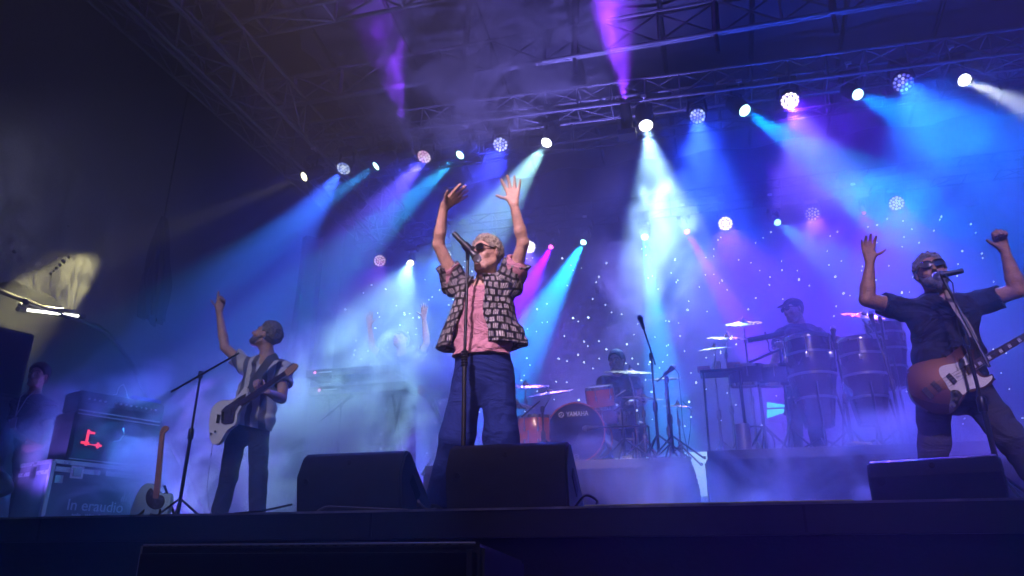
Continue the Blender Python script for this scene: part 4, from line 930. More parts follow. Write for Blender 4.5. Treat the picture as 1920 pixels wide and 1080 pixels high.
TD = {'pel': (1165, 795, .10), 'neck': (1160, 706, .0), 'head': (1156, 678, -.04),
 'sL': (1132, 716, .0), 'eL': (1118, 752, -.08), 'wL': (1140, 748, -.30), 'sR': (1188, 716, .0), 'eR': (1206, 752, -.05), 'wR': (1190, 756, -.30),
 'hL': (1150, 800, .05), 'hR': (1180, 800, .05), 'kL': (1135, 800, -.42), 'kR': (1198, 800, -.42), 'aL': (1136, 862, -.35), 'aR': (1198, 862, -.35)}
DJ, Doff, dp, Dwd, Df, Db = figure(TD, 7.9, 'drummer', "drummer in dark clothes sitting behind the orange drum kit, half hidden by cymbals", (-.2, -.95, -.15), (0, -.1, 1), M_skin2, 1.0, 1.0, h=.009,
    hands=(('L', (.25, -.8, .1), (0, .1, -1), 1, .9, .1, .5), ('R', (-.25, -.8, .1), (0, .1, -1), -1, .9, .1, .5)))
dp["group"] = "the band on the stage"
tshirt(DJ, Doff, dp, cloth_mat("black_jersey", (.022,.022,.028)), at(1165, 815, Y=8.0), Dwd, "t_shirt", (.19, .14), (.18, .13), .55, h=.009)
jeans(DJ, Doff, dp, cloth_mat("black_jeans", (.016,.016,.022)), .16, .09, .07, .07, V3(at(1165, 792, Y=8.0)), wd=Dwd, h=.009)
hair(DJ, Doff, dp, Df, mat("hair_black", (.015,.012,.012)), h=.008)
eyes(DJ['head'], *Df, dp, Doff, 1.03)
for J_, o_, f_ in ((KJ, kp, Koff), (PJ, pp, Poff), (DJ, dp, Doff)):
    for q in 'LR': shoe(o_, f_, J_['a'+q], (0, -1, 0), mat('shoe_dark', (.02,.02,.025), .6))
STAGE_Z[0] = STAGE
# ================= stage hand at the far left
TS = {'pel': (58, 850, .05), 'neck': (64, 742, .0), 'head': (72, 704, -.03),
 'sL': (34, 760, .0), 'eL': (26, 808, -.02), 'wL': (52, 832, -.20), 'sR': (92, 764, .0), 'eR': (90, 812, -.06), 'wR': (76, 836, -.22),
 'hL': (45, 862, .0), 'hR': (74, 864, .0), 'kL': (38, 930, -.05), 'kR': (66, 934, -.05), 'aL': (26, 988, .0), 'aR': (58, 990, .0)}
HJ, Hoff, hp, Hwd, Hf, Hb = figure(TS, 6.0, 'hand', "stage hand in a black T-shirt with a lanyard watching from the far left wing", (.35, -.93, -.05), (.12, 0, 1), M_skin, .98, .95, h=.0085,
    hands=(('L', (.5, -.6, -.35), (.3, .5, .3), 1, .5, .1, .6), ('R', (-.4, -.7, -.3), (-.3, .5, .3), -1, .5, .1, .6)))
tshirt(HJ, Hoff, hp, cloth_mat("black_jersey", (.022,.022,.028)), at(58, 866, Y=6.05), Hwd, "t_shirt", (.175, .135), (.165, .12), .6, h=.0085)
jeans(HJ, Hoff, hp, cloth_mat("black_jeans", (.016,.016,.022)), .15, .088, .07, .07, V3(at(58, 852, Y=6.05)), wd=Hwd, h=.0085)
for q in 'LR': shoe(hp, Hoff, HJ['a'+q], (.2, -1, 0), mat("shoe_dark", (.02,.02,.025), .6))
hair(HJ, Hoff, hp, Hf, mat("hair_dark_brown", (.03,.02,.016), .6, bump=(200, .4)), th=.017, back=1)
eyes(HJ['head'], *Hf, hp, Hoff, 1.03)
n = HJ['neck']; mb = MB()
for q in (-1, 1): mb.path([Vector(n+Hwd*q*.055+np.array([0, -.05, .04]))-Hoff, Vector(n+Hwd*q*.045+np.array([0, -.115, -.04]))-Hoff, Vector(n+np.array([-.02, -.14, -.24]))-Hoff], .006, 6)
mb.box(Vector(n+np.array([-.02, -.145, -.30]))-Hoff, (.07, .006, .10)); mb.build("lanyard", mat("lanyard_pale", (.4,.4,.45), .7), hp)
# ---------------------------------------------------------------- floor monitors and speakers
M_cab = mat("speaker_paint", (.032,.032,.037), .45, noise=(14,.25), bump=(330,.35))
M_grille = mat("speaker_grille", (.012,.012,.014), .55, .3, bump=(700,.6))
def wedge(x0, x1, y, rz, h, label, d=.46):
    wd_ = x1-x0; r = empty("floor_monitor", ((x0+x1)/2, y, STAGE), rz); tag(r, label, "monitor speaker", "floor monitors along the stage edge")
    prof = [(.035, 0), (0, h*.60), (.05, h*.93), (.085, h), (.13, h*1.0), (d, .07), (d-.02, 0)]
    M = Matrix(((0, 0, 1, -wd_/2), (1, 0, 0, 0), (0, 1, 0, 0), (0, 0, 0, 1)))
    mb = MB(); mb.prism(prof, 0, wd_, M, bev=.012); cab = mb.build("cabinet", M_cab, r, True)
    mb = MB(); a = Vector((0, .14, h*1.0)); b = Vector((0, d-.01, .085)); n = (b-a).cross(Vector((1, 0, 0))).normalized(); n = n if n.z > 0 else -n
    mid = (a+b)/2+n*.006; yv = (b-a).normalized(); mb.box((0, 0, 0), (wd_*.94, (b-a).length*.94, .012), bev=.004); mb.bm.verts.ensure_lookup_table()
    bmesh.ops.transform(mb.bm, matrix=frameM(mid, (1, 0, 0), yv, n), verts=mb.bm.verts); mb.build("grille", M_grille, r)
    for s in (-1, 1):       # recessed side handle and socket plate
        mb = MB(); mb.box((s*(wd_/2+.001), .20, h*.42), (.006, .15, .055), rot=Matrix.Rotation(math.radians(-38), 3, 'X'), bev=.002); mb.build("side_handle", mat("recess_black", (.003,.003,.003), .9), r)
    mb = MB(); M2 = Matrix.Translation((-.0, .012, h*.80)) @ Matrix.Rotation(math.radians(72), 4, 'X'); mb.lathe([(.013, 0), (.013, .004), (.009, .005), (.008, .002), (.001, .002)], M2, 16); mb.build("badge", M_bplast, r, True)
    mb = MB(); M2 = Matrix.Translation((-wd_*.40, .004, h*.50)) @ Matrix.Rotation(math.radians(95), 4, 'X'); mb.lathe([(.019, 0), (.019, .004), (.015, .005), (.013, .002), (.001, .002)], M2, 16); mb.build("socket", M_bplast, r, True)
    return r
wedge(-2.155, -1.555, 3.60, 0, .315, "floor monitor at the singer's left-hand side, the left one of the close pair", .46)
wedge(-1.315, -.690, 3.60, 0, .328, "floor monitor right in front of the singer, standing before his microphone stand", .46)
wedge(.665, 1.20, 3.72, math.radians(-15), .205, "floor monitor on the right edge of the stage in front of the bassist", .46)
# front fill speaker on the ground in front of the stage
xa = at(262, 1018, Y=2.2).x; xb = at(905, 1025, Y=2.2).x; zt = at(600, 1021, Y=2.2).z
ff = empty("front_fill_speaker", ((xa+xb)/2, 2.45, 0)); tag(ff, "long black speaker cabinet on the ground before the stage at the bottom of the picture", "speaker")
W2 = (xb-xa)/2
mb = MB(); mb.prism([(-.24, 0), (-.24, zt), (.26, zt-.045), (.26, 0)], -W2, W2, Matrix(((0, 0, 1, 0), (1, 0, 0, 0), (0, 1, 0, 0), (0, 0, 0, 1))), bev=.012); mb.build("cabinet", M_cab, ff, True)
gr_ = MB(); gr_.box((0, -.252, zt/2), (W2*1.94, .02, zt*.97), bev=.008)
mb = MB(); mb.box((W2-.035, -.262, zt/2), (.018, .012, zt*.98), bev=.003); mb.build("corner_strip", mat("edge_grey", (.06,.06,.07), .4, .4), ff)
for i in range(26):
    pass
tr_ = MB(); tr_.tube((-W2*.96, -.258, zt+.001), (W2*.965, -.258, zt+.001), .0035, seg=8); tr_.tube((-W2*.97, -.258, zt), (-W2*.985, -.258, .05), .0035, seg=8); tr_.build('rail_highlight', mat('rail_highlight_grey', (.30,.30,.34), .35, .4), ff)  # light grey tubes drawn as the bright highlight on the cabinet's edges
for i in range(30): gr_.tube((-W2+.05+i*(2*W2-.12)/29, -.262, zt-.003), (-W2+.05+i*(2*W2-.12)/29+.014, -.262, zt-.003), .002, seg=6)
gr_.build("grille", M_grille, ff)
mb = MB(); mb.tube((W2+.001, .0, zt-.16), (W2+.008, .0, zt-.16), .05, seg=20); mb.build("side_handle", mat("recess_black", (.003,.003,.003), .9), ff)
# side PA cabinets at far left
hd = math.radians(20); WX = Vector((math.sin(hd), math.cos(hd), 0)); NX = Vector((math.cos(hd), -math.sin(hd), 0)); ZV = Vector((0, 0, 1))
def rotcab(name, corner, L, D, z0, z1, m, root=None, bev=.012):
    """box whose face runs from corner along WX (length L) and whose body goes back along -NX (depth D)"""
    mb = MB(); mb.prism([(0, 0), (L, 0), (L, D), (0, D)], z0, z1, None, bev=bev)
    bmesh.ops.transform(mb.bm, matrix=frameM((corner[0], corner[1], 0), WX, -NX, ZV) if True else None, verts=mb.bm.verts); return mb
pc = at(65, 627, Y=6.3); pc0 = Vector((pc.x, pc.y, 0))-WX*.85
pa = empty("speaker_stack", (pc0.x, pc0.y, STAGE)); tag(pa, "tall dark side speaker stack at the far left edge of the picture", "speaker stack")
for k, (z0, z1) in enumerate(((STAGE+.002, STAGE+.72), (STAGE+.725, STAGE+1.44), (STAGE+1.445, pc.z))):
    mb = rotcab("c", pc0, .85, .7, z0, z1, M_cab); S(mb, "cabinet", M_cab, pa, pa.location, smooth=True)
    q = pc0+WX*.425+NX*.008; mb = MB(); mb.box((0, 0, 0), (.79, .02, (z1-z0)*.9), bev=.006); bmesh.ops.transform(mb.bm, matrix=frameM((q.x, q.y, (z0+z1)/2), WX, -NX, ZV), verts=mb.bm.verts); S(mb, "grille", M_grille, pa, pa.location)
    for u in (0.02, .83):
        q = pc0+WX*u+NX*.012; mb = MB(); mb.sphere((q.x, q.y, z1-.03), .014, 8); S(mb, "corner_bolt", M_chrome, pa, pa.location, smooth=True)
# ---------------------------------------------------------------- flight case, amplifier
A0 = at(100, 862, Z=2.453); A0.z = 0
fc = empty("flight_case", (A0.x, A0.y, STAGE)); tag(fc, "big flight case with metal edges and a pale sound company logo, under the amplifier", "flight case")
CL, CD, CH = 1.06, .62, .65
def onface(u, z, out=.0): return Vector((A0.x, A0.y, 0))+WX*u+NX*out+ZV*z
mb = rotcab("case", A0, CL, CD, STAGE+.002, STAGE+CH, None, bev=.006); S(mb, "case_body", mat("case_laminate", (.05,.05,.075), .45, noise=(10,.25), bump=(150,.2)), fc, fc.location)
M_ext = mat("case_aluminium", (.62,.62,.66), .3, .9, noise=(10,.15))
def bar(u0, u1, z0, z1, name="edge_rail", m=M_ext, out=.006, th=.012):
    mb = MB(); c = onface((u0+u1)/2, (z0+z1)/2, out); mb.box((0, 0, 0), (abs(u1-u0), th, abs(z1-z0)), bev=.002); bmesh.ops.transform(mb.bm, matrix=frameM(c, WX, -NX, ZV), verts=mb.bm.verts); return S(mb, name, m, fc, fc.location)
bar(-.01, .025, STAGE, STAGE+CH+.006); bar(CL-.025, CL+.01, STAGE, STAGE+CH+.006)
bar(.0, CL, STAGE+CH-.03, STAGE+CH+.007, out=.0065); bar(.03, .44, STAGE+CH-.10, STAGE+CH-.055); bar(.50, CL-.03, STAGE+CH-.10, STAGE+CH-.055)
for u in (.16, .85):
    bar(u, u+.12, STAGE+CH-.15, STAGE+CH-.035, "butterfly_latch", M_chrome, .016, .012); bar(u+.025, u+.095, STAGE+CH-.13, STAGE+CH-.055, "latch_dish", mat("latch_grey", (.35,.35,.38), .35, .8), .024, .01)
bar(.045, .115, STAGE+CH-.20, STAGE+CH-.13, "paper_label", M_white, .008, .002)
sA = Vector((A0.x, A0.y, 0)); 
for (d0, d1, z0, z1) in ((-.0, .03, STAGE, STAGE+CH), (0, CD, STAGE+CH-.03, STAGE+CH+.006), (.0, CD, STAGE+CH-.12, STAGE+CH-.085)):
    mb = MB(); c = sA-NX*((d0+d1)/2)-WX*.006+ZV*((z0+z1)/2); mb.box((0, 0, 0), (.012, d1-d0, z1-z0), bev=.002); bmesh.ops.transform(mb.bm, matrix=frameM(c, WX, -NX, ZV), verts=mb.bm.verts); S(mb, "edge_rail", M_ext, fc, fc.location)
mb = MB(); c = sA-NX*.3-WX*.016+ZV*(STAGE+CH-.1); mb.box((0, 0, 0), (.012, .12, .11), bev=.003); bmesh.ops.transform(mb.bm, matrix=frameM(c, WX, -NX, ZV), verts=mb.bm.verts); S(mb, "butterfly_latch", M_chrome, fc, fc.location)
M_print = mat("logo_print", (.55,.55,.62), .5)
def face_text(s, u, z, size, root=fc, m=M_print, sx=1, shear=0, bold=.001, off=None, name="logo_text"):
    M = frameM(onface(u, z, .004)-(off or root.location), WX, ZV, NX); return text(name, s, size, M, m, root, .001, bold, shear, sx)
face_text("In eraudio", .46, STAGE+.265, .140, sx=.92)
face_text("audio    video    iluminacion", .46, STAGE+.185, .032, sx=1.15, name="logo_small_text")
mb = MB(); cc = onface(.74, STAGE+.235, .005)
for k, (dx, hh) in enumerate(((-.03, .05), (-.01, .085), (.012, .06), (.035, .10), (.055, .07))): 
    c = onface(.72+dx, STAGE+.325+hh/2, .005); b2 = MB() ; mb.tube(c-ZV*hh/2, c+ZV*hh/2+WX*.008, .004, .006, 6)
S(mb, "logo_equaliser", M_print, fc, fc.location)
# cabinet and amp head stand on the case
cz0 = STAGE+CH+.008
def stackbox(name, label, u0, u1, z0, z1, m, back=.36, front=.0):
    o = empty(name, onface(u0, z0)); tag(o, label, "amplifier")
    mb = rotcab("b", onface(u0, 0, front), u1-u0, back, z0, z1, None, bev=.012); S(mb, "body", m, o, o.location, smooth=True); return o
M_tolex = mat("amp_vinyl", (.03,.03,.04), .6, bump=(400,.5))
cb = stackbox("guitar_cabinet", "black guitar cabinet with a small red glowing mark standing on the flight case", .10, .98, cz0, cz0+.46, M_tolex)
mb = MB(); mb.box((0, 0, 0), (.80, .012, .38), bev=.004); bmesh.ops.transform(mb.bm, matrix=frameM(onface(.54, cz0+.22, .002), WX, -NX, ZV), verts=mb.bm.verts); S(mb, "speaker_cloth", mat("speaker_cloth", (.045,.045,.07), .9, bump=(500,.5)), cb, cb.location)
for z in (cz0+.02, cz0+.44):
    mb = MB(); mb.box((0, 0, 0), (.82, .014, .010)); bmesh.ops.transform(mb.bm, matrix=frameM(onface(.54, z, .004), WX, -NX, ZV), verts=mb.bm.verts); S(mb, "piping", M_ext, cb, cb.location)
M_red = mat("red_led", (.3,.02,.03), .5, emit=(1, .05, .10), es=1.6)
mb = MB()
for (u, z, a, b) in ((.235, .225, .022, .15), (.262, .275, .07, .020), (.222, .175, .075, .022), (.30, .165, .09, .008), (.345, .165, .018, .055), (.352, .165, .06, .018)):
    b2 = onface(u+.02, cz0+z, .011); mb.box((0, 0, 0), (a, .006, b)); 
    mb.bm.verts.ensure_lookup_table(); bmesh.ops.transform(mb.bm, matrix=frameM(b2, WX, -NX, ZV), verts=mb.bm.verts[-8:])
S(mb, "red_mark", M_red, cb, cb.location)
mb = MB(); mb.path([onface(.50, cz0+.22, .02), onface(.54, cz0+.23, .06), onface(.58, cz0+.30, .05), onface(.575, cz0+.36, .015)], .006, 6); S(mb, "handle_loop", M_ext, cb, cb.location, smooth=True)
hz0 = cz0+.462
ah = stackbox("amplifier_head", "black amplifier head with a row of small knobs on top of the guitar cabinet", .11, .97, hz0, hz0+.20, M_tolex, .28)
mb = MB(); mb.box((0, 0, 0), (.80, .010, .075), bev=.003); bmesh.ops.transform(mb.bm, matrix=frameM(onface(.54, hz0+.12, .003), WX, -NX, ZV), verts=mb.bm.verts); S(mb, "control_panel", mat("amp_panel", (.03,.03,.05), .4), ah, ah.location)
for i in range(13):
    u = .20+i*.052+(.05 if i > 3 else 0); mb = MB(); mb.tube(onface(u, hz0+.125, .008), onface(u, hz0+.125, .026), .011, .009, 10); S(mb, "knob", M_ext, ah, ah.location, smooth=True)
mb = MB(); mb.box((0, 0, 0), (.82, .014, .012)); bmesh.ops.transform(mb.bm, matrix=frameM(onface(.54, hz0+.012, .004), WX, -NX, ZV), verts=mb.bm.verts); S(mb, "piping", M_ext, ah, ah.location)
mb = MB(); mb.prism([(0, 0), (.30, 0), (.30, .16), (0, .16)], hz0+.203, hz0+.245, frameM(onface(.64, 0, -.02), WX, -NX, ZV), bev=.008); o = mb.build("effects_box", mat("blue_case", (.03,.06,.5), .4, bump=(60,.2))); tag(o, "small blue box lying on top of the amplifier head", "box")
mb = MB(); mb.path([onface(.44, hz0+.215, -.03), onface(.47, hz0+.225, -.03), onface(.485, hz0+.30, -.03), onface(.52, hz0+.335, -.03), onface(.56, hz0+.29, -.04), onface(.60, hz0+.215, -.05), onface(.64, hz0+.212, -.06)], .006, 6); o = mb.build("white_cable", M_white, None, True); tag(o, "white cable looping up from the top of the amplifier head", "cable")
# ---------------------------------------------------------------- microphone stands
M_stand = mat("stand_black", (.03,.03,.034), .3, .7)
def mic(tip, d, name="microphone", L=.17, label="", root=None, off=None):
    """tip = centre of the ball, d = direction from ball to the tail"""
    d = Vector(d).normalized(); q = d.to_track_quat('Z', 'Y').to_matrix().to_4x4(); M = Matrix.Translation(tip) @ q
    o = empty(name, tip); 
    if label: tag(o, label, "microphone")
    T = Matrix.Translation(-Vector(tip))
    mb = MB(); mb.lathe([(.0245, .022), (.022, .04), (.0185, .06), (.0165, .12), (.0175, L), (.014, L+.012), (.001, L+.012)], T@M, 20); mb.build("body", mat("mic_body", (.02,.02,.022), .35, .5), o, True)
    mb = MB(); mb.lathe([(.001, -.029), (.014, -.026), (.0225, -.014), (.0265, 0), (.0255, .014), (.023, .022)], T@M, 20); mb.build("grille_ball", mat("mic_grille", (.42,.42,.45), .35, .9, bump=(900,.8)), o, True)
    mb = MB(); mb.lathe([(.0262, .012), (.0275, .016), (.0275, .022), (.0258, .026)], T@M, 20); mb.build("ring", M_steel, o, True)
    return o
def tripod(base, top, label, spread=.30, r=.010, legs=3, phase=0, boom=None, name="microphone_stand", cat="microphone stand", group=None, clutch=.55, m=None):
    o = empty(name, base); tag(o, label, cat, group); b = Vector(base); t = Vector(top); T = lambda p: Vector(p)-b; m = m or M_stand
    h = b.lerp(t, clutch)
    mb = MB(); mb.tube(T(b+Vector((0, 0, .06))), T(h), r*1.25, seg=12); mb.tube(T(h), T(t), r*.85, seg=12); mb.build("pole", m, o, True)
    mb = MB(); mb.lathe([(r*1.7, -.045), (r*2.1, -.03), (r*2.1, .03), (r*1.5, .045)], Matrix.Translation(T(h)), 14); mb.build("clutch", m, o, True)
    for k in range(legs):
        a = phase+2*math.pi*k/legs; e = Vector((b.x+spread*math.cos(a), b.y+spread*math.sin(a), b.z+.012))
        mb = MB(); mb.tube(T(b+Vector((0, 0, .17+.05))), T(e), r*.8, seg=8); mb.tube(T(e+Vector((0, 0, 0))), T(e+(e-b).normalized()*.02), r*1.3, seg=8); mb.build("leg", m, o, True)
    if boom:
        p0, p1 = boom; mb = MB(); mb.tube(T(p0), T(p1), r*.75, seg=10); mb.build("boom", m, o, True)
        mb = MB(); mb.lathe([(.018, -.03), (.02, 0), (.018, .03)], Matrix.Translation(T(t)), 12); mb.build("boom_clamp", m, o, True)
    return o
sb = at(868, 945, Y=3.95); sb.z = STAGE; stp = at(877, 497, Y=3.93)
o = empty("microphone_stand", sb); tag(o, "straight microphone stand with twin tubes in front of the singer", "microphone stand")
ms_t = at(877, 488, Y=3.94)
mb = MB(); T = lambda p: Vector(p)-sb; hh = at(871, 672, Y=3.94)
mb.tube((0, 0, 0), T(hh), .0135, seg=14); mb.tube(T(hh), T(ms_t), .0095, seg=12); mb.build("pole", M_stand, o, True)
mb = MB(); 
for k in range(6): mb.lathe([(.017, -.007), (.022, 0), (.017, .007)], Matrix.Translation(T(hh)+Vector((0, 0, .04-k*.016))), 14)
mb.build("clutch", M_stand, o, True)
mb = MB(); mb.lathe([(.15, 0), (.155, .006), (.14, .02), (.03, .032), (.02, .05)], None, 28); mb.build("round_base", M_stand, o, True)
mh = at(895, 484, Y=3.93); mt = at(862, 449, Y=3.90)
mb = MB(); cpt = mh+(mt-mh)*.55; mb.tube(T(ms_t), T(cpt-Vector((0, 0, .02))), .012, seg=10); mb.lathe([(.024, -.03), (.026, 0), (.024, .03)], Matrix.Translation(T(cpt)) @ (mt-mh).to_track_quat('Z', 'Y').to_matrix().to_4x4(), 14); mb.build("mic_clip", M_stand, o, True)
mic(mh, mt-mh, L=.21, label="wireless vocal microphone at the singer's mouth, tilted up in its clip")
b = at(1872, 912, Y=4.75); b.z = STAGE; tp = at(1812, 640, Y=4.75)
bt_ = at(1768, 522, Y=4.82); tl_ = at(1855, 688, Y=4.70)
tripod((tp.x+.02, tp.y, STAGE), tp, "boom microphone stand crossing in front of the bassist", .32, .0125, 3, .5, (tl_, bt_), clutch=.62)
mic(at(1758, 517, Y=4.84), Vector((1, -.25, .05)), L=.13, label="black microphone on the boom at the bassist's mouth")
mb = MB(); q = [at(1772, 516, Y=4.80), at(1786, 530, Y=4.76), at(1790, 560, Y=4.72), at(1794, 600, Y=4.72), at(1805, 645, Y=4.72)]; mb.path(q, .004, 6); o = mb.build("microphone_cable", M_cable, None, True); tag(o, "black cable hanging from the bassist's microphone", "cable")
tp = at(376, 703, Y=4.95); bb = (at(321, 735, Y=4.75), at(448, 662, Y=5.15))
tripod((tp.x-.015, tp.y, STAGE), tp, "boom microphone stand beside the guitarist on the left", .30, .011, 3, 1.1, bb, clutch=.60)
# cables on the stage
def cable(pts, label, r=.006, m=None):
    P = [Vector((x, y, STAGE+r+z)) for x, y, z in pts]; Q = []
    for i in range(len(P)-1):
        p0, p1, p2, p3 = P[max(i-1, 0)], P[i], P[i+1], P[min(i+2, len(P)-1)]
        for k in range(6):
            t = k/6; Q.append(.5*((2*p1)+(p2-p0)*t+(2*p0-5*p1+4*p2-p3)*t*t+(3*p1-p0-3*p2+p3)*t**3))
    Q.append(P[-1]); mb = MB(); mb.path(Q, r, 6); o = mb.build("cable", m or M_cable, None, True); tag(o, label, "cable", "cables lying on the stage edge"); return o
M_cab2 = mat("cable_grey", (.25,.22,.18), .5)
cable([(-1.50, 3.72, .03), (-1.46, 3.62, .045), (-1.43, 3.56, .03), (-1.40, 3.60, .0), (-1.34, 3.56, 0)], "pale cable curling out of the left floor monitor", .007, M_cab2)
cable([(-2.5, 3.60, 0), (-2.32, 3.58, .01), (-2.16, 3.60, .04)], "dark cable plugged into the left end of the left floor monitor", .006)
cable([(-1.98, 3.55, .0), (-1.93, 3.545, .02), (-1.85, 3.55, .018), (-1.7, 3.56, .01), (-1.5, 3.58, 0)], "short cable lying on the edge below the left floor monitor", .006, M_cab2)
cable([(-.66, 3.62, .0), (-.60, 3.58, .05), (-.56, 3.66, .03), (-.60, 3.8, 0)], "cable leaving the right end of the singer's floor monitor", .006)
# gaffer tape and pale strip catching the light on the edge
mb = MB(); mb.box((0, 0, 0), (1.15, .02, .010), bev=.003); o = mb.build("edge_tape", mat("yellow_tape", (.75,.70,.22), .5, noise=(12,.4))); o.location = (-.02, YE+.012, STAGE+.003); tag(o, "worn yellow tape along the middle of the stage edge", "tape")
# ---------------------------------------------------------------- guitars, traced outlines with real thickness
def smooth(pts, n=5):
    out = []; N = len(pts)
    for i in range(N):
        p0, p1, p2, p3 = pts[i-1], pts[i], pts[(i+1) % N], pts[(i+2) % N]
        for k in range(n):
            t = k/n; out.append(tuple(.5*((2*p1[a])+(p2[a]-p0[a])*t+(2*p0[a]-5*p1[a]+4*p2[a]-p3[a])*t*t+(3*p1[a]-p0[a]-3*p2[a]+p3[a])*t**3) for a in (0, 1)))
    return out
class Plane:
    """plane facing the audience through depth Y; slab() extrudes an outline seen on it; tilt = extra depth per metre to the right"""
    def __init__(s, Y, root, tilt=0, x0=0): s.Y = Y; s.root = root; s.tilt = tilt; s.x0 = x0
    def p(s, q, dy=0):
        v = at(q[0], q[1], Y=s.Y)
        if s.tilt:
            for _ in range(3): v = at(q[0], q[1], Y=s.Y+(v.x-s.x0)*s.tilt)
        return v+Vector((0, dy, 0))
    def slab(s, pts, d0, d1, m, name, sm=True, bev=0, par=None):
        if sm: pts = smooth(pts)
        F = [s.p(q, d0) for q in pts]; B = [s.p(q, d0)+Vector((0, d1-d0, 0)) for q in pts]; par = par or s.root; off = s.root.location
        mb = MB(); f = [mb.bm.verts.new(v-off) for v in F]; b = [mb.bm.verts.new(v-off) for v in B]
        mb.bm.faces.new(f); mb.bm.faces.new(b[::-1]); n = len(f)
        for i in range(n): mb.bm.faces.new((f[i], b[i], b[(i+1) % n], f[(i+1) % n]))
        if bev:
            e = [e for e in mb.bm.edges if (e.verts[0] in f) and (e.verts[1] in f) or (e.verts[0] in b) and (e.verts[1] in b)]
            bmesh.ops.bevel(mb.bm, geom=e, offset=bev, segments=3, affect='EDGES', clamp_overlap=True)
        return mb.build(name, m, par, True)
    def line(s, a, b, r, m, name, dy=0, seg=6, par=None):
        mb = MB(); mb.tube(s.p(a, dy)-s.root.location, s.p(b, dy)-s.root.location, r, seg=seg); return mb.build(name, m, par or s.root, True)
    def knob(s, c, r, h, m, name, dy=0):
        mb = MB(); q = s.p(c, dy)-s.root.location; mb.tube(q, q-Vector((0, h, 0)), r, r*.85, 14); return mb.build(name, m, s.root, True)
def quadneck(pl, a, b, w0, w1, d0, d1, m, name):
    a = Vector(a); b = Vector(b); d = (b-a).normalized(); n = Vector((-d.y, d.x)); q = [a+n*w0/2, b+n*w1/2, b-n*w1/2, a-n*w0/2]; return pl.slab([tuple(v) for v in q], d0, d1, m, name, False, .002)
# bass
z5 = lambda L_: [(1680+x/4.908, 560+y/4.908) for x, y in L_]
bs = empty("bass_guitar", at(1780, 700, Y=4.93)); tag(bs, "sunburst bass guitar with a white pickguard hanging on the bassist", "bass guitar")
def sunburst():
    m = bpy.data.materials.new("sunburst_lacquer"); m.use_nodes = True; t = m.node_tree; b = t.nodes["Principled BSDF"]; b.inputs["Roughness"].default_value = .18; b.inputs["Coat Weight"].default_value = .6
    tc = t.nodes.new("ShaderNodeTexCoord"); mp = t.nodes.new("ShaderNodeMapping"); mp.inputs["Location"].default_value = (.09, 0, .02); mp.inputs["Scale"].default_value = (3.1, 0, 4.6); ln = t.nodes.new("ShaderNodeVectorMath"); ln.operation = 'LENGTH'
    t.links.new(tc.outputs["Object"], mp.inputs[0]); t.links.new(mp.outputs[0], ln.inputs[0])
    r = t.nodes.new("ShaderNodeValToRGB"); e = r.color_ramp.elements; e[0].position = .15; e[0].color = (.42,.21,.11,1); e[1].position = .95; e[1].color = (.015,.008,.008,1); k = e.new(.62); k.color = (.11,.045,.03,1)
    t.links.new(ln.outputs["Value"], r.inputs[0]); t.links.new(r.outputs[0], b.inputs["Base Color"]); return m
pl = Plane(4.91, bs, .10, bs.location.x)
pl.slab(z5([(112,680),(150,612),(290,566),(450,536),(560,462),(640,385),(705,345),(745,370),(730,450),(715,520),(735,600),(790,705),(850,712),(885,690),(905,730),(880,785),(800,832),(690,862),(622,902),(580,985),(500,1052),(380,1062),(260,1012),(160,930),(116,820)]), 0, .042, sunburst(), "body", True, .006)
M_pg = mat("white_plastic", (.72,.72,.70), .3); M_rose = mat("rosewood", (.06,.03,.02), .5, noise=(30,.4)); M_maple = mat("maple", (.50,.28,.12), .35, noise=(12,.2))
pl.slab(z5([(395,650),(420,622),(480,605),(560,590),(615,545),(650,503),(680,508),(692,560),(702,640),(740,690),(790,725),(845,722),(882,708),(876,750),(800,812),(700,830),(650,860),(610,884),(570,850),(500,846),(455,775),(405,705)]), -.004, -.0005, M_pg, "pickguard", True, .001)
pl.slab(z5([(505,850),(560,842),(608,888),(575,960),(545,1022),(495,1058),(485,1000),(500,920)]), -.005, -.001, M_chrome, "control_plate", True, .001)
for c in ((556,868),(545,928),(525,985)): pl.knob(z5([c])[0], .013, .018, M_bplast, "knob", -.005)
quadneck(pl, z5([(470,700)])[0], z5([(545,780)])[0], 9, 9, -.014, -.004, M_bplast, "pickup"); quadneck(pl, z5([(330,770)])[0], z5([(410,850)])[0], 9, 9, -.012, -.001, M_bplast, "pickup")
quadneck(pl, z5([(250,830)])[0], z5([(330,920)])[0], 11, 11, -.014, -.001, M_chrome, "bridge")
na, nb = z5([(640,665)])[0], (1962, 608); nk = quadneck(pl, na, nb, 17.5, 12.5, -.016, .010, M_maple, "neck"); quadneck(pl, na, nb, 17, 12, -.020, -.0165, M_rose, "fretboard")
pl.slab([(1958, 600), (1990, 578), (2022, 568), (2026, 580), (2006, 600), (1966, 617)], -.014, .004, M_maple, "headstock", True, .002)
mb = MB(); mi = MB()
for k in range(20):
    t = 1-2**(-(k)/12); L0 = Vector(z5([(285,880)])[0]); q = Vector(nb)+(L0-Vector(nb))*t; d = (L0-Vector(nb)).normalized(); n = Vector((-d.y, d.x)); w2 = 6+2.6*min(1, t/.7)
    if (q-L0).length < (Vector(na)-L0).length-4: break
    mb.tube(pl.p(tuple(q+n*w2), -.0215)-bs.location, pl.p(tuple(q-n*w2), -.0215)-bs.location, .0012, seg=4)
    if k in (3, 5, 7, 9, 12, 15, 17): q2 = q-d*3.2; c = pl.p(tuple(q2), -.0212)-bs.location; mi.box(c, (.020, .002, .022), rot=Matrix.Rotation(math.radians(-30), 3, 'Y'))
mb.build("frets", M_chrome, bs); mi.build("inlays", M_pg, bs)
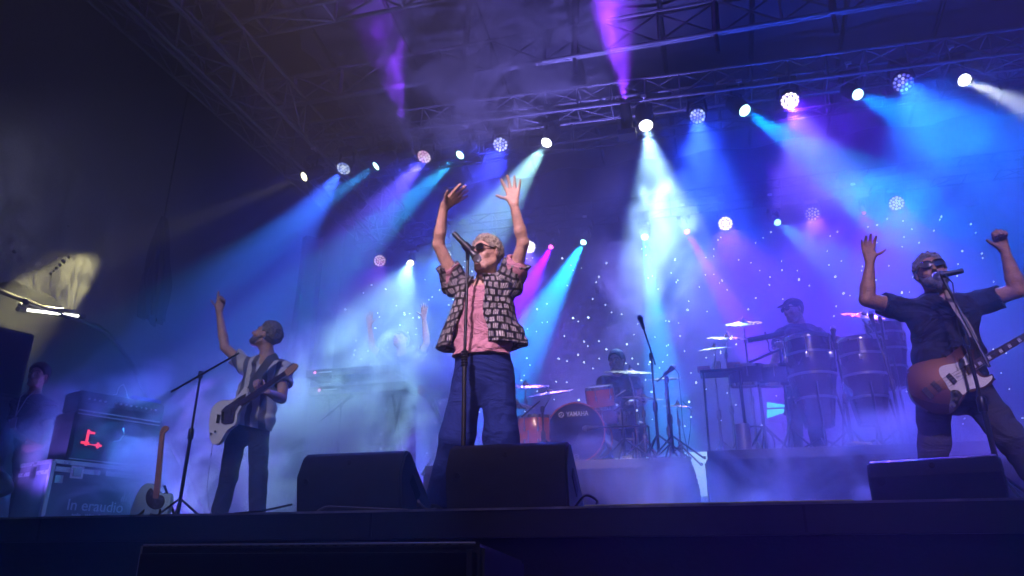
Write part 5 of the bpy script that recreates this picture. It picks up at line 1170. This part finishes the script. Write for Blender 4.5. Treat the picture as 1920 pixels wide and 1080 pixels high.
for k in range(4):
    s0 = z5([(236+30*k, 848+21*k)])[0]; d = Vector(nb)-Vector(z5([(285,880)])[0]); n = Vector((-d.y, d.x)).normalized(); e = Vector(nb)+n*(3.9-2.6*k)*-1
    pl.line(s0, tuple(e), .0012, M_chrome, "string", -.026, 5)
for c in ((112,680),(455,533),(905,745)): pl.knob(z5([c])[0], .006, .010, M_chrome, "strap_button", .0)
def strap(pts, wdt, m, label, th=.004):
    P = [Vector(p) for p in pts]; mb = MB(); prev = None
    for i, p in enumerate(P):
        d = (P[min(i+1, len(P)-1)]-P[max(i-1, 0)]).normalized(); n = d.cross(Vector((0, 1, .0))).normalized(); o_ = Vector((0, -th, 0))
        ring = [mb.bm.verts.new(v) for v in (p-n*wdt/2, p+n*wdt/2, p+n*wdt/2+o_, p-n*wdt/2+o_)]
        if prev:
            for k in range(4): mb.bm.faces.new((prev[k], prev[(k+1) % 4], ring[(k+1) % 4], ring[k]))
        prev = ring
    o = mb.build("guitar_strap", m, None, True); tag(o, label, "strap"); return o
strap([at(1776, 545, Y=5.10), at(1782, 562, Y=5.02), at(1796, 585, Y=4.985), at(1808, 600, Y=4.975), at(1818, 618, Y=4.965), at(1828, 640, Y=4.955)], .036, mat("strap_cream", (.30,.25,.19), .6, noise=(20,.2)), "cream guitar strap over the bassist's shoulder")
# lilac white guitar of the guitarist
gt = empty("electric_guitar", at(430, 775, Y=5.14)); tag(gt, "white electric guitar with an angular dark pickguard held by the guitarist", "guitar"); zg = lambda L_: [(370+x/4.91, 640+y/4.91) for x, y in L_]
pl = Plane(5.14, gt, 0.0)
pl.slab(zg([(108,800),(112,700),(140,610),(190,558),(260,540),(330,538),(385,485),(430,425),(455,435),(462,500),(440,580),(375,640),(365,700),(350,765),(290,800),(250,860),(200,935),(155,950),(118,915)]), 0, .042, mat("white_lacquer", (.62,.60,.66), .2, coat=.5), "body", True, .006)
pl.slab(zg([(222,640),(260,600),(330,555),(400,505),(450,480),(440,545),(380,600),(350,650),(340,740),(320,760),(250,768),(222,750)]), -.004, -.0005, mat("tortoise_plastic", (.05,.04,.06), .25, noise=(40,.6)), "pickguard", False, .001)
quadneck(pl, zg([(205,675)])[0], zg([(193,755)])[0], 6.5, 6.5, -.010, -.001, M_chrome, "bridge"); quadneck(pl, zg([(245,650)])[0], zg([(240,730)])[0], 6, 6, -.012, -.004, M_chrome, "pickup"); quadneck(pl, zg([(310,620)])[0], zg([(305,690)])[0], 5, 5, -.012, -.004, M_bplast, "pickup")
for c in ((135,855),(175,835)): pl.knob(zg([c])[0], .013, .016, M_chrome, "knob", 0)
pl2 = Plane(5.12, gt, -.55, at(455, 735, Y=5.12).x)
quadneck(pl2, zg([(400,580)])[0], (537, 700), 10, 8.5, -.014, .010, M_maple, "neck"); quadneck(pl2, zg([(400,580)])[0], (537, 700), 9.5, 8, -.018, -.0145, M_rose, "fretboard")
pl2.slab([(535, 696), (544, 689), (556, 682), (559, 688), (548, 700), (539, 706)], -.012, .004, M_maple, "headstock", True, .002)
for k in range(6): pl2.line((zg([(225,690)])[0][0]+k*.6, zg([(225,690)])[0][1]+k*1.4-3), (537+k*.5, 697+k*1.2), .0007, M_chrome, "string", -.021, 4)
for k in range(6): pl2.knob((541+k*2.3, 690-k*1.5), .006, .012, M_chrome, "tuning_peg", -.01)
strap([at(521, 668, Y=5.28), at(508, 672, Y=5.24), at(494, 690, Y=5.215), at(480, 712, Y=5.20), at(468, 735, Y=5.17)], .075, mat("strap_black", (.02,.02,.03), .6), "wide black guitar strap across the guitarist's chest")
mb = MB(); mb.path([at(399, 832, Y=5.13), at(396, 850, Y=5.12), at(392, 880, Y=5.12), at(388, 915, Y=5.14), at(391, 950, Y=5.16), at(398, 966, Y=5.18)], .004, 6); o = mb.build("guitar_cable", mat("cable_pale", (.35,.33,.4), .5), None, True); tag(o, "thin cable hanging down from the white guitar", "cable")
# pale spare guitar with an orange neck on a stand
sg = empty("electric_guitar", at(285, 985, Y=5.25)); sg.location.z = STAGE+.05; tag(sg, "pale blue spare guitar with an orange neck resting on a stand by the flight case", "guitar")
pl = Plane(5.22, sg)
pl.slab([(243,970),(248,947),(259,922),(272,907),(287,909),(296,922),(309,927),(318,925),(319,940),(314,962),(305,985),(262,985)], 0, .04, mat("pale_blue_lacquer", (.36,.52,.68), .2, coat=.5), "body", True, .005)
pl.slab([(274,928),(283,915),(292,926),(306,930),(309,940),(303,952),(288,955),(276,945)], -.004, -.0005, mat("tortoise_plastic", (.05,.04,.06)), "pickguard", True, .001)
quadneck(pl, (293, 935), (303, 826), 10, 7, -.012, .012, mat("orange_maple", (.40,.17,.08), .35), "neck")
pl.slab([(300,827),(301,812),(306,801),(315,799),(317,806),(309,813),(307,828)], -.010, .004, mat("orange_maple", (.55,.22,.08)), "headstock", True, .002)
for k in range(6): pl.knob((302+k*2, 818-k*3), .006, .01, M_chrome, "tuning_peg", -.01)
for k in range(6): pl.line((287+k*1.6, 965), (300.5+k*1, 828), .0007, M_chrome, "string", -.018, 4)
quadneck(pl, (282, 965), (296, 967), 5, 5, -.010, -.001, M_chrome, "bridge")
mb = MB(); b = sg.location; 
for s in (-1, 1): mb.tube((b.x+s*.16, 5.10, STAGE+.01), (b.x, 5.34, STAGE+.30), .010); mb.tube((b.x+s*.09, 5.34, STAGE+.10), (b.x+s*.09, 5.16, STAGE+.07), .008)
mb.tube((b.x, 5.6, STAGE+.01), (b.x, 5.32, STAGE+.36), .010); mb.tube((b.x-.09, 5.34, STAGE+.10), (b.x+.09, 5.34, STAGE+.10), .008); o = mb.build("guitar_stand", M_stand, None, True); tag(o, "low black stand holding the pale spare guitar", "guitar stand")
# ---------------------------------------------------------------- drum kit, keyboards and percussion on the risers
M_orange = mat("orange_maple_shell", (.62,.13,.03), .2, noise=(6,.2), coat=.6); M_head_w = mat("drum_skin", (.55,.55,.55), .5); M_brz = mat("cymbal_bronze", (.50,.36,.16), .28, .9, noise=(25,.15), bump=(120,.1))
M_bhead = mat("black_drum_skin", (.008,.008,.014), .8, spec=.15)
def drum(name, label, c, axis, r, L, shell, lugs=8, group="drums of the orange kit", hoop=None, legs=None, zf=RZ):
    """c = centre of the front/top head, axis points out of that head"""
    c = Vector(c); ax = Vector(axis).normalized(); q = ax.to_track_quat('Z', 'Y').to_matrix().to_4x4(); M = q
    o = empty(name, c); tag(o, label, "drum", group)
    mb = MB(); mb.lathe([(r*.97, -.004), (r, -.012), (r, -L+.012), (r*.97, -L+.004)], M, 40); mb.build("shell", shell, o, True)
    for z in (0, -L):
        mb = MB(); mb.lathe([(r*.985, z-.014), (r*1.03, z-.014), (r*1.03, z+.014), (r*.985, z+.014), (r*.985, z-.014)], M, 40, close=False); mb.build("hoop", hoop or M_chrome, o, True)
    mb = MB(); mb.lathe([(r*.985, .006), (r*.6, .0075), (.001, .008)], M, 40, close=False); mb.build("drum_head", M_head_w if name != "bass_drum" else M_bhead, o, True)
    mb = MB()
    for k in range(lugs):
        a = 2*math.pi*(k+.5)/lugs; x, y = math.cos(a), math.sin(a)
        for z0, z1 in ((-.02, -L*.5), ) if L < .3 else ((-.0, -L*.34), (-L, -L*.66)):
            mb.tube(M @ Vector((x*r*1.045, y*r*1.045, z0+ (.012 if z0 > -.1 else -.012))), M @ Vector((x*r*1.03, y*r*1.03, z1)), .005, seg=6)
            mb.tube(M @ Vector((x*r*1.02, y*r*1.02, z1-.02)), M @ Vector((x*r*1.02, y*r*1.02, z1+.02)), .012, seg=8)
    mb.build("lugs", M_chrome, o, True)
    if legs:
        for k in range(3):
            a = 2*math.pi*k/3+legs; p = c+Vector((math.cos(a)*r*1.1, math.sin(a)*r*1.1, -L*.4)); mb = MB(); mb.tube(p-c, Vector((p.x, p.y, zf+.01))-c, .007, seg=8); mb.build("leg", M_chrome, o, True)
    return o, M
bdc = at(1079, 815, Y=6.84); bdc.z = RZ+.285
bd, Mb = drum("bass_drum", "big bass drum with a black front skin, orange hoop and white lettering", bdc, (-.03, -1, .0), .275, .42, M_orange, 10, hoop=M_orange)
T = Vector((-1, 0, 0)); fx = Vector((.9995, -.03, 0)); fy = Vector((0, 0, 1)); fz = Vector((-.03, -1, 0))
text("maker_name", "YAMAHA", .062, frameM(Vector((.025, -.012, .17)), fx, fy, fz), mat("white_print", (.75,.75,.75), .5), bd, .001, .0012, 0, .82)
mb = MB(); mb.lathe([(.026, 0), (.026, .002), (.019, .002), (.019, 0), (.026, 0)], frameM(Vector((-.128, -.010, .17)), fx, fy, fz), 24, close=False)
for k in range(3): a = math.pi/2+2*math.pi*k/3; p = Vector((-.128, -.0125, .17)); mb.tube(p, p+Vector((.022*math.cos(a), 0, .022*math.sin(a))), .0022, seg=6)
mb.build("maker_emblem", mat("white_print", (.75,.75,.75), .5), bd)
mb = MB(); mb.lathe([(.024, 0), (.024, .001), (.021, .001), (.021, 0), (.024, 0)], frameM(Vector((.005, -.012, -.225)), fx, fy, fz), 20, close=False); mb.path([Vector((-.008, -.013, -.215)), Vector((-.002, -.013, -.232)), Vector((.005, -.013, -.220)), Vector((.012, -.013, -.232)), Vector((.018, -.013, -.215))], .0018, 5); mb.build("skin_emblem", mat("white_print", (.75,.75,.75), .5), bd)
for s in (-1, 1): mb = MB(); mb.tube((s*.25, .10, -.08), (s*.36, -.02, -.28), .008, seg=8); mb.build("spur", M_chrome, bd, True)
drum("tom_drum", "orange rack tom standing upright above the bass drum", at(1123, 727, Y=7.0), (-.05, -.30, 1), .135, .19, M_orange, 6)
drum("tom_drum", "darker lower tom tucked behind the right shoulder of the bass drum", at(1128, 762, Y=7.12), (.05, -.35, 1), .165, .16, mat("dark_red_shell", (.12,.03,.03), .25, coat=.5), 6)
ftc = at(1003, 784, Y=6.9); drum("floor_tom", "orange floor tom left of the bass drum", ftc, (0, -.04, 1), .165, .36, M_orange, 8, legs=.4)
drum("snare_drum", "pale metal drum standing left of the orange floor tom", at(968, 812, Y=7.0), (0, -.1, 1), .165, .16, mat("grey_shell", (.30,.30,.34), .3, .7), 8, legs=.1)
drum("snare_drum", "snare drum between the drummer's knees", at(1165, 775, Y=7.35), (0, -.2, 1), .17, .13, mat("grey_shell", (.30,.30,.34)), 8)
def cymbal(px, py, Y, r, tx, ty, label, stand=True, group="cymbals on their stands", base=None, zf=None, two=False):
    zf = RZ if zf is None else zf; c = at(px, py, Y=Y); ax = Vector((tx, ty, 1)).normalized(); q = ax.to_track_quat('Z', 'Y').to_matrix().to_4x4()
    o = empty("cymbal", c); tag(o, label, "cymbal", group)
    prof = [(r, -.014), (r*.6, -.002), (r*.2, .004), (r*.17, .010), (r*.10, .026), (.008, .030), (.008, .028), (r*.10, .024), (r*.17, .008), (r*.2, .002), (r*.6, -.004), (r, -.016)]
    mb = MB(); mb.lathe(prof, q, 44, close=False)
    if two: mb.lathe([(a, -b-.03) for a, b in prof], q, 44, close=False)
    mb.build("plate", M_brz, o, True)
    mb = MB(); mb.tube(q @ Vector((0, 0, -.05)), q @ Vector((0, 0, .06)), .005, seg=8); mb.tube(q @ Vector((0, 0, .028)), q @ Vector((0, 0, .040)), .018, seg=10); mb.build("wing_nut", M_chrome, o, True)
    if stand:
        b = Vector((c.x+(base[0] if base else 0), c.y+(base[1] if base else .06), zf)); top = Vector((b.x, b.y, c.z-.16)); 
        st = tripod(b, top, label.replace("cymbal", "stand of the cymbal", 1) if "cymbal" in label else "stand", .24, .011, 3, px*.1, (top+(top-c)*.25, c-ax*.05), "cymbal_stand", "cymbal stand", "chrome cymbal stands", .5, M_chrome)
    return o
cymbal(985, 722, 7.05, .24, .06, -.30, "dark crash cymbal left of the bass drum, half behind the singer's hip", base=(-.02, .1))
cymbal(1030, 735, 7.35, .25, -.10, -.28, "large crash cymbal behind the left rim of the bass drum", base=(-.1, .1))
cymbal(968, 757, 6.85, .18, .25, -.30, "small low cymbal over the pale metal drum", base=(-.05, .1))
cymbal(1180, 696, 7.0, .25, .10, -.26, "ride cymbal in front of the drummer's face", base=(.02, .2))
cymbal(1246, 709, 7.3, .17, .0, -.18, "small splash cymbal on the right of the kit beside the drum microphones", base=(0, .06))
cymbal(1205, 744, 6.95, .20, .12, -.22, "pair of hi-hat cymbals right of the drummer's hands", two=True, base=(.0, .0))
cymbal(1270, 760, 7.4, .15, .1, -.2, "small dark cymbal low at the right end of the drum riser", base=(.0, .05))
# hardware bar, pedals and throne
mb = MB(); a = at(1120, 801, Y=6.75); b = at(1216, 799, Y=6.75); mb.tube(a, b, .009, seg=10); mb.tube(b, (b.x, b.y, RZ), .008, seg=8); mb.tube((b.x-.12, b.y+.1, RZ+.005), (b.x+.12, b.y-.1, RZ+.005), .008); o = mb.build("rack_bar", M_stand, None, True); tag(o, "horizontal black bar holding a microphone before the bass drum", "drum rack")
mic(at(1098, 803, Y=6.72), (1, .03, .02), L=.10, label="microphone pointing at the front of the bass drum")
mb = MB(); c = Vector((at(1165, 800, Y=7.95).x, 7.98, RZ)); mb.lathe([(.17, .44), (.18, .47), (.17, .51), (.02, .52)], Matrix.Translation(c), 24); mb.tube(c+Vector((0, 0, .05)), c+Vector((0, 0, .45)), .02)
for k in range(3): a = k*2.094; mb.tube(c+Vector((0, 0, .2)), c+Vector((.25*math.cos(a), .25*math.sin(a), .01)), .01)
o = mb.build("drum_throne", M_stand, None, True); tag(o, "round stool under the drummer", "stool")
for k, (a, b, lb) in enumerate(((at(1140, 752, Y=7.5), at(1172, 732, Y=7.2), "drumstick in the drummer's left-side hand"), (at(1194, 755, Y=7.5), at(1184, 718, Y=7.15), "drumstick raised in the drummer's right-side hand"))):
    mb = MB(); mb.tube(a-(b-a)*.2, b, .009, .005, 10); mb.sphere(b, .008, 8); o = mb.build("drumstick", mat("stick_wood", (.62,.50,.36), .5), None, True); tag(o, lb, "drumstick")
mb = MB(); c = at(1176, 838, Y=6.95); c.z = RZ
mb.box(c+Vector((0, 0, .02)), (.10, .28, .02), bev=.004); mb.box(c+Vector((0, .02, .09)), (.085, .25, .014), rot=Matrix.Rotation(.35, 3, 'X'), bev=.004); mb.tube(c+Vector((-.05, .12, .02)), c+Vector((-.05, .12, .30)), .009); mb.tube(c+Vector((.05, .12, .02)), c+Vector((.05, .12, .30)), .009); mb.tube(c+Vector((-.06, .12, .24)), c+Vector((.06, .12, .24)), .012)
o = mb.build("drum_pedal", M_chrome, None, True); tag(o, "chrome drum pedal on the riser right of the bass drum", "pedal")
# microphone stands among the drums
def dmic(bx, by, Y, tx, ty, b0, b1, label, spread=.26, zf=RZ, mlab=None):
    base = at(bx, by, Y=Y); base.z = zf; top = at(tx, ty, Y=Y); base.x = top.x+.01
    tripod(base, top, label, spread, .011, 3, bx*.07, (at(*b0, Y=Y-.05), at(*b1, Y=Y+.05)), clutch=.5)
    if mlab: d = at(*b0, Y=Y-.05)-at(*b1, Y=Y+.05); mic(at(*b1, Y=Y+.05), d, L=.12, label=mlab)
dmic(1230, 868, 6.75, 1221, 668, (1229, 684), (1200, 595), "tall microphone stand rising over the right side of the drum kit", mlab="overhead microphone above the drums")
dmic(1255, 868, 6.85, 1250, 712, (1232, 716), (1262, 688), "short boom microphone stand at the right end of the drum riser", mlab="microphone hanging over the right end of the kit")
dmic(1165, 866, 6.9, 1165, 760, (1152, 770), (1182, 745), "low microphone stand between the bass drum and the hi-hat")
dmic(1024, 862, 6.72, 1017, 768, (978, 782), (1012, 752), "chrome boom stand in front of the floor tom")
for pts, lb in (([(1262, 688), (1272, 700), (1277, 750), (1280, 800), (1290, 850), (1306, 893)], "thin cable dropping from the drum microphone to the floor"), ([(1280, 752), (1296, 770), (1294, 810), (1288, 850), (1284, 875)], "second thin cable hanging at the right end of the drum riser"), ([(1086, 812), (1075, 835), (1055, 850), (1035, 862)], "cable hanging down across the bass drum skin")):
    mb = MB(); mb.path([at(x, y, Y=6.6) for x, y in pts], .004, 6); o = mb.build("microphone_cable", M_cable, None, True); tag(o, lb, "cable")
# ---- keyboards
def keyboard(name, label, c, L, D, H, col, rz, keys=True, leds=None, tilt=.0):
    o = empty(name, c, rz); tag(o, label, "keyboard", "keyboards of the keyboard player")
    mb = MB(); mb.box((0, 0, H/2), (L, D, H), bev=.008); mb.build("case", col, o)
    if keys:
        mb = MB(); n = 36
        for k in range(n): mb.box((-L*.45+L*.9*(k+.5)/n, D*.22, H+.006), (L*.9/n*.9, D*.45, .012))
        o2 = mb.build("white_keys", mat("key_white", (.7,.7,.68), .4), o)
        mb = MB()
        for k in range(n):
            if k % 7 not in (2, 6): mb.box((-L*.45+L*.9*(k+1)/n, D*.12, H+.016), (L*.9/n*.5, D*.25, .012))
        mb.build("black_keys", M_bplast, o)
    if leds:
        mb = MB(); mb.box((leds[0], -D/2-.004, H*.55), (.022, .008, .022), bev=.003); mb.build("power_light", mat("pink_led", (.4,.02,.1), .5, emit=(1, .12, .35), es=8), o)
        mb = MB(); mb.box((leds[0]+.13, -D/2-.004, H*.55), (.16, .008, .012)); mb.build("maker_strip", M_white, o)
        mb = MB(); mb.tube((-L*.48, -D/2-.003, H*.98), (L*.48, -D/2-.003, H*.98), .004); mb.build("edge_glint", M_chrome, o)
    return o
kc = at(672, 708, Y=7.45); keyboard("keyboard", "upper black keyboard with a small pink light, in the smoke", kc, 1.15, .32, .085, mat("keyboard_black", (.03,.03,.035), .4), 0, leds=(-.46,))
kc2 = at(680, 742, Y=7.35); keyboard("keyboard", "lower black keyboard on the same stand in the smoke", kc2, 1.15, .34, .09, mat("keyboard_black", (.03,.03,.035)), 0, leds=(-.44,))
kr = at(842, 741, Y=7.5); keyboard("keyboard", "red keyboard sticking out behind the singer's hip", kr, .62, .30, .095, mat("keyboard_red", (.75,.05,.04), .35, coat=.4), .05)
mb = MB()
for x in (-.42, .42):
    mb.tube((kc2.x+x, 7.15, RZ), (kc2.x+x*.9, 7.6, kc.z-.01), .016); mb.tube((kc2.x+x, 7.65, RZ), (kc2.x+x*.9, 7.3, kc2.z-.01), .016); mb.tube((kc2.x+x*.9, 7.3, kc.z-.012), (kc2.x+x*.9, 7.62, kc.z-.012), .014)
mb.tube((kc2.x-.42, 7.4, RZ+.35), (kc2.x+.42, 7.4, RZ+.35), .014); o = mb.build("keyboard_stand", M_stand, None, True); tag(o, "two tier stand carrying the black keyboards", "keyboard stand")
mb = MB()
for x in (-.22, .22): mb.tube((kr.x+x, 7.35, RZ), (kr.x-x, 7.6, kr.z-.004), .015); mb.tube((kr.x-x, 7.62, RZ), (kr.x+x, 7.38, kr.z-.004), .015)
o = mb.build("keyboard_stand", M_stand, None, True); tag(o, "crossed stand under the red keyboard", "keyboard stand")
dmic(632, 866, 7.0, 640, 760, (600, 790), (662, 740), "thin microphone stand in the smoke before the keyboards", mlab="small microphone in the smoke before the keyboards")
mb = MB(); q = at(755, 722, Y=7.45); mb.box(q, (.20, .012, .11), rot=Matrix.Rotation(-.3, 3, 'X'), bev=.006); mb.tube(q-Vector((0, -.02, .05)), (q.x, q.y+.05, kc2.z+.05), .008); o = mb.build("tablet", mat("tablet_screen", (.02,.02,.03), .2, emit=(.35, .8, .7), es=.25)); tag(o, "small glowing tablet in front of the keyboard player", "tablet")
# ---- congas
M_conga = mat("conga_fibreglass", (.035,.02,.03), .25, noise=(8,.3), coat=.5)
def conga(px, py, pyb, Y, r, label, tilt=0):
    t = at(px, py, Y=Y); b = at(px, pyb, Y=Y); L = t.z-b.z; o = empty("conga", (t.x, t.y, b.z)); tag(o, label, "conga", "congas of the percussionist")
    R_ = Matrix.Rotation(tilt, 4, 'X') if tilt else Matrix.Identity(4)
    prof = [(r*.60, 0), (r*.66, L*.08), (r*.84, L*.35), (r*1.03, L*.62), (r*1.04, L*.74), (r*.97, L*.93), (r*.96, L)]
    mb = MB(); mb.lathe(prof, R_, 40); mb.build("shell", M_conga, o, True)
    mb = MB(); mb.lathe([(r*.94, L-.035), (r*1.06, L-.035), (r*1.07, L-.012), (r*1.0, L+.012), (r*.95, L+.012)], R_, 40); mb.build("rim", M_chrome, o, True)
    mb = MB(); mb.lathe([(r*.96, L+.010), (r*.5, L+.016), (.001, L+.017)], R_, 40, close=False); mb.build("drum_head", M_head_w, o, True)
    for z in (.30, .56, .80): rr = r*(.84 if z == .30 else 1.0 if z == .56 else 1.045); mb = MB(); mb.lathe([(rr, L*z-.012), (rr+.006, L*z-.010), (rr+.006, L*z+.010), (rr, L*z+.012)], R_, 40, close=False); mb.build("band", mat("band_dark_chrome", (.20,.20,.25), .3, .9), o, True)
    mb = MB()
    for k in range(6): a = 2*math.pi*(k+.3)/6; mb.tube(R_ @ Vector((r*1.09*math.cos(a), r*1.09*math.sin(a), L-.02)), R_ @ Vector((r*1.06*math.cos(a), r*1.06*math.sin(a), L-.20)), .006, seg=8); mb.box(R_ @ Vector((r*1.07*math.cos(a), r*1.07*math.sin(a), L-.20)), (.03, .03, .05), bev=.004)
    mb.build("tuning_lugs", M_chrome, o, True)
    # basket stand
    mb = MB()
    for k in range(3):
        a = 2*math.pi*k/3+.5; p = Vector((r*1.02*math.cos(a), r*1.02*math.sin(a), L*.45)); mb.tube(p, Vector((p.x*1.5, p.y*1.5, RZ+.03-b.z)), .011, seg=8); mb.tube(Vector((p.x*1.5, p.y*1.5, RZ+.04-b.z)), Vector((0, 0, RZ+.16-b.z)), .009, seg=8)
    mb.build("basket_stand", M_stand, o, True); return o
conga(1513, 636, 802, 6.95, .205, "nearest conga in front of the percussionist, with a chrome rim")
conga(1610, 640, 798, 7.15, .20, "conga to the right of the nearest one, behind the bassist's elbow")
conga(1655, 606, 730, 7.7, .17, "smaller drum furthest right behind the congas")
dmic(1568, 858, 6.85, 1568, 650, (1566, 690), (1562, 616), "thin microphone stand between the two congas", mlab="microphone over the congas")
dmic(1680, 858, 6.9, 1650, 600, (1675, 730), (1632, 588), "tall slanting microphone stand beside the right conga", mlab="microphone above the far right drum", spread=.36)
cymbal(1618, 590, 7.5, .20, .2, -.45, "cymbal high above the right conga", base=(.1, .1))
# ---- percussion set left of the congas
cymbal(1394, 604, 7.3, .175, .0, -.42, "round cymbal at the top of the percussion set", base=(.0, .08))
cymbal(1362, 632, 7.35, .19, .10, -.35, "dark cymbal just below the top one of the percussion set", base=(-.02, .1))
cymbal(1340, 652, 7.15, .16, -.05, -.25, "pale glinting cymbal at the left end of the percussion set", base=(-.02, .1))
for px, r, lb in ((1398, .16, "left timbale of the percussion set"), (1448, .14, "right timbale of the percussion set")):
    o, _ = drum("timbale", lb, at(px, 688, Y=7.1), (0, -.12, 1), r, .17, mat("dark_chrome", (.10,.10,.13), .3, .9), 6, "timbales of the percussion set")
mb = MB(); t = at(1422, 712, Y=7.1); b = Vector((t.x, t.y, RZ)); mb.tube(b+Vector((0, 0, .1)), t, .016)
for s in (-1, 1): mb.tube(t, t+Vector((s*.12, 0, -.01)), .012); 
for k in range(3): a = k*2.094+.3; mb.tube(b+Vector((0, 0, .32)), b+Vector((.30*math.cos(a), .30*math.sin(a), .01)), .011)
o = mb.build("timbale_stand", M_stand, None, True); tag(o, "black stand under the two timbales", "stand")
tb = at(1352, 700, Y=7.05); o = empty("percussion_table", (tb.x, tb.y, RZ)); tag(o, "small percussion table with shakers at the left of the percussion set", "table")
mb = MB(); mb.box((0, 0, tb.z-RZ), (.38, .26, .025), bev=.006); mb.build("tabletop", M_bplast, o)
for sx_ in (-1, 1):
    for sy_ in (-1, 1): mb = MB(); mb.tube((sx_*.16, sy_*.10, tb.z-RZ-.01), (sx_*.17, sy_*.11, .01), .011); mb.build("leg", M_stand, o, True)
for k, (dx, hh, nm, lb, mm) in enumerate(((-.15, .05, "woodblock", "pinkish woodblock lying on the percussion table", mat("woodblock_pink", (.6,.25,.25), .5)), (-.02, .09, "shaker", "small metal shaker standing on the percussion table", M_chrome), (.12, .07, "woodblock", "second woodblock at the right of the percussion table", mat("woodblock_brown", (.35,.16,.08), .5)))):
    mb = MB(); 
    if nm == "shaker": mb.lathe([(.025, 0), (.028, .01), (.028, .08), (.02, .09)], None, 16)
    else: mb.box((0, 0, hh/2), (.12, .07, hh), bev=.01); mb.box((0, -.036, hh*.4), (.09, .004, hh*.25))
    q = mb.build(nm, mm, None, True); q.location = (tb.x+dx, tb.y-.04, tb.z+.0135); tag(q, lb, "percussion instrument")
cw = at(1436, 632, Y=7.1); mb = MB(); mb.box((0, 0, 0), (.34, .05, .045), rot=Matrix.Rotation(-.12, 3, 'Y'), bev=.008); mb.tube((0, 0, 0), (.0, 0, .05), .01); mb.path([(0, 0, 0), (.02, .02, -.06), (.015, .02, -.12), (.05, .02, -.16)], .008, 8)
o = mb.build("block_bar", M_stand, None, True); o.location = cw; tag(o, "bar shaped percussion block mounted on a bent rod left of the percussionist", "percussion instrument")
mb = MB(); a = at(1404, 680, Y=7.12); b = at(1462, 655, Y=7.12); mb.tube(a, b, .013); mb.tube(b, (b.x, b.y, RZ), .012); mb.tube(at(1443, 661, Y=7.12), cw+Vector((.05, .02, -.16)), .010)
for k in range(3): ag = k*2.094; mb.tube((b.x, b.y, RZ+.3), (b.x+.25*math.cos(ag), b.y+.25*math.sin(ag), RZ+.01), .01)
o = mb.build("percussion_stand", M_stand, None, True); tag(o, "slanting black arm and stand holding the percussion block", "stand")
mb = MB(); t = at(1392, 800, Y=6.8); mb.lathe([(.062, 0), (.062, t.z-RZ), (.055, t.z-RZ), (.055, .01)], None, 24); o = mb.build("metal_tube", mat("brushed_tube", (.45,.45,.5), .3, .8), None, True); o.location = (t.x, 6.8, RZ+.02); tag(o, "upright metal tube standing on the front of the percussion riser", "tube")
# cymbal-like hoop and cases on the riser
mb = MB(); c = at(1418, 832, Y=6.95); 
mb.path([(c.x+.155*math.cos(a), c.y, c.z+.155*math.sin(a)) for a in np.linspace(0, 2*math.pi, 33)], .008, 8); mb.tube((c.x-.09, c.y, c.z-.13), (c.x-.14, c.y+.05, RZ), .008); mb.tube((c.x+.09, c.y, c.z-.13), (c.x+.14, c.y+.05, RZ), .008); o = mb.build("drum_hoop", M_stand, None, True); tag(o, "round black hoop under the timbales", "hoop")
mb = MB(); q = at(1612, 853, Y=6.7); mb.box((0, 0, 0), (.20, .12, .02), rot=Matrix.Rotation(.12, 3, 'Y'), bev=.005); o = mb.build("pedal_plate", mat("pale_metal", (.7,.65,.65), .25, .8)); o.location = (q.x, q.y, RZ+.065); tag(o, "pale metal plate lying near the foot of the conga stands", "plate")
scn2 = empty("video_screen", (at(1460, 770, Y=13.7).x, 13.7, STAGE)); tag(scn2, "small screen with two cyan bands seen between the timbales and the conga", "screen")
for (y0, y1, x1, nm) in ((754, 764, 1490, "a"), (768, 784, 1492, "b")):
    A = at(1438, y0, Y=13.66)-scn2.location; B = at(1438, y1, Y=13.66)-scn2.location; Cc = at(x1, (766 if nm == "b" else 762), Y=13.66)-scn2.location
    mb = MB(); f = [Vector(v) for v in (A, B, Cc)]; bk = [v+Vector((0, .02, 0)) for v in f]; vs = [mb.bm.verts.new(v) for v in f+bk]; mb.bm.faces.new(vs[:3]); mb.bm.faces.new(vs[3:][::-1])
    for i in range(3): mb.bm.faces.new((vs[i], vs[3+i], vs[3+(i+1) % 3], vs[(i+1) % 3]))
    mb.build("lit_band", mat("screen_cyan", (.05,.1,.1), .5, emit=(.02, .85, .95), es=1.6), scn2)
mb = MB(); a = at(1436, 750, Y=13.72)-scn2.location; b = at(1496, 790, Y=13.72)-scn2.location; mb.box(((a.x+b.x)/2, .03, (a.z+b.z)/2), (b.x-a.x, .04, a.z-b.z), bev=.01); mb.tube(((a.x+b.x)/2, .03, b.z), ((a.x+b.x)/2, .03, 0), .03); mb.build("screen_body", M_bplast, scn2)
smoke(at(690, 765, Y=6.9), (1.85, .9, 1.45), 6.0, (2.0, 2.0, 1.8), "thick pale smoke cloud rising in front of the keyboard player", .49, .64)
smoke(at(890, 110, Y=8.4), (2.5, 1.0, 1.7), 6.0, (1.8, 1.8, 1.9), "violet smoke plume under the canopy above the singer", .49, .63)
smoke(at(1230, 470, Y=8.8), (1.2, .9, 1.9), 1.3, (1.8, 1.8, 1.5), "bright smoke hanging in the white beam right of the singer", .46, .68)
smoke(at(1720, 330, Y=8.2), (2.2, 1.0, 1.4), .6, (1.5, 1.5, 2.0), "thin blue smoke drifting through the cyan beams on the right", .46, .70)
smoke(at(330, 850, Y=5.9), (2.9, .7, 1.1), 5.0, (1.8, 1.8, 2.2), "low violet mist round the guitarist and the flight case", .49, .66)
smoke(at(1420, 900, Y=5.7), (2.9, .6, 1.0), 3.2, (1.5, 1.5, 1.8), "purple mist before the drum kit and the percussion riser", .49, .66)
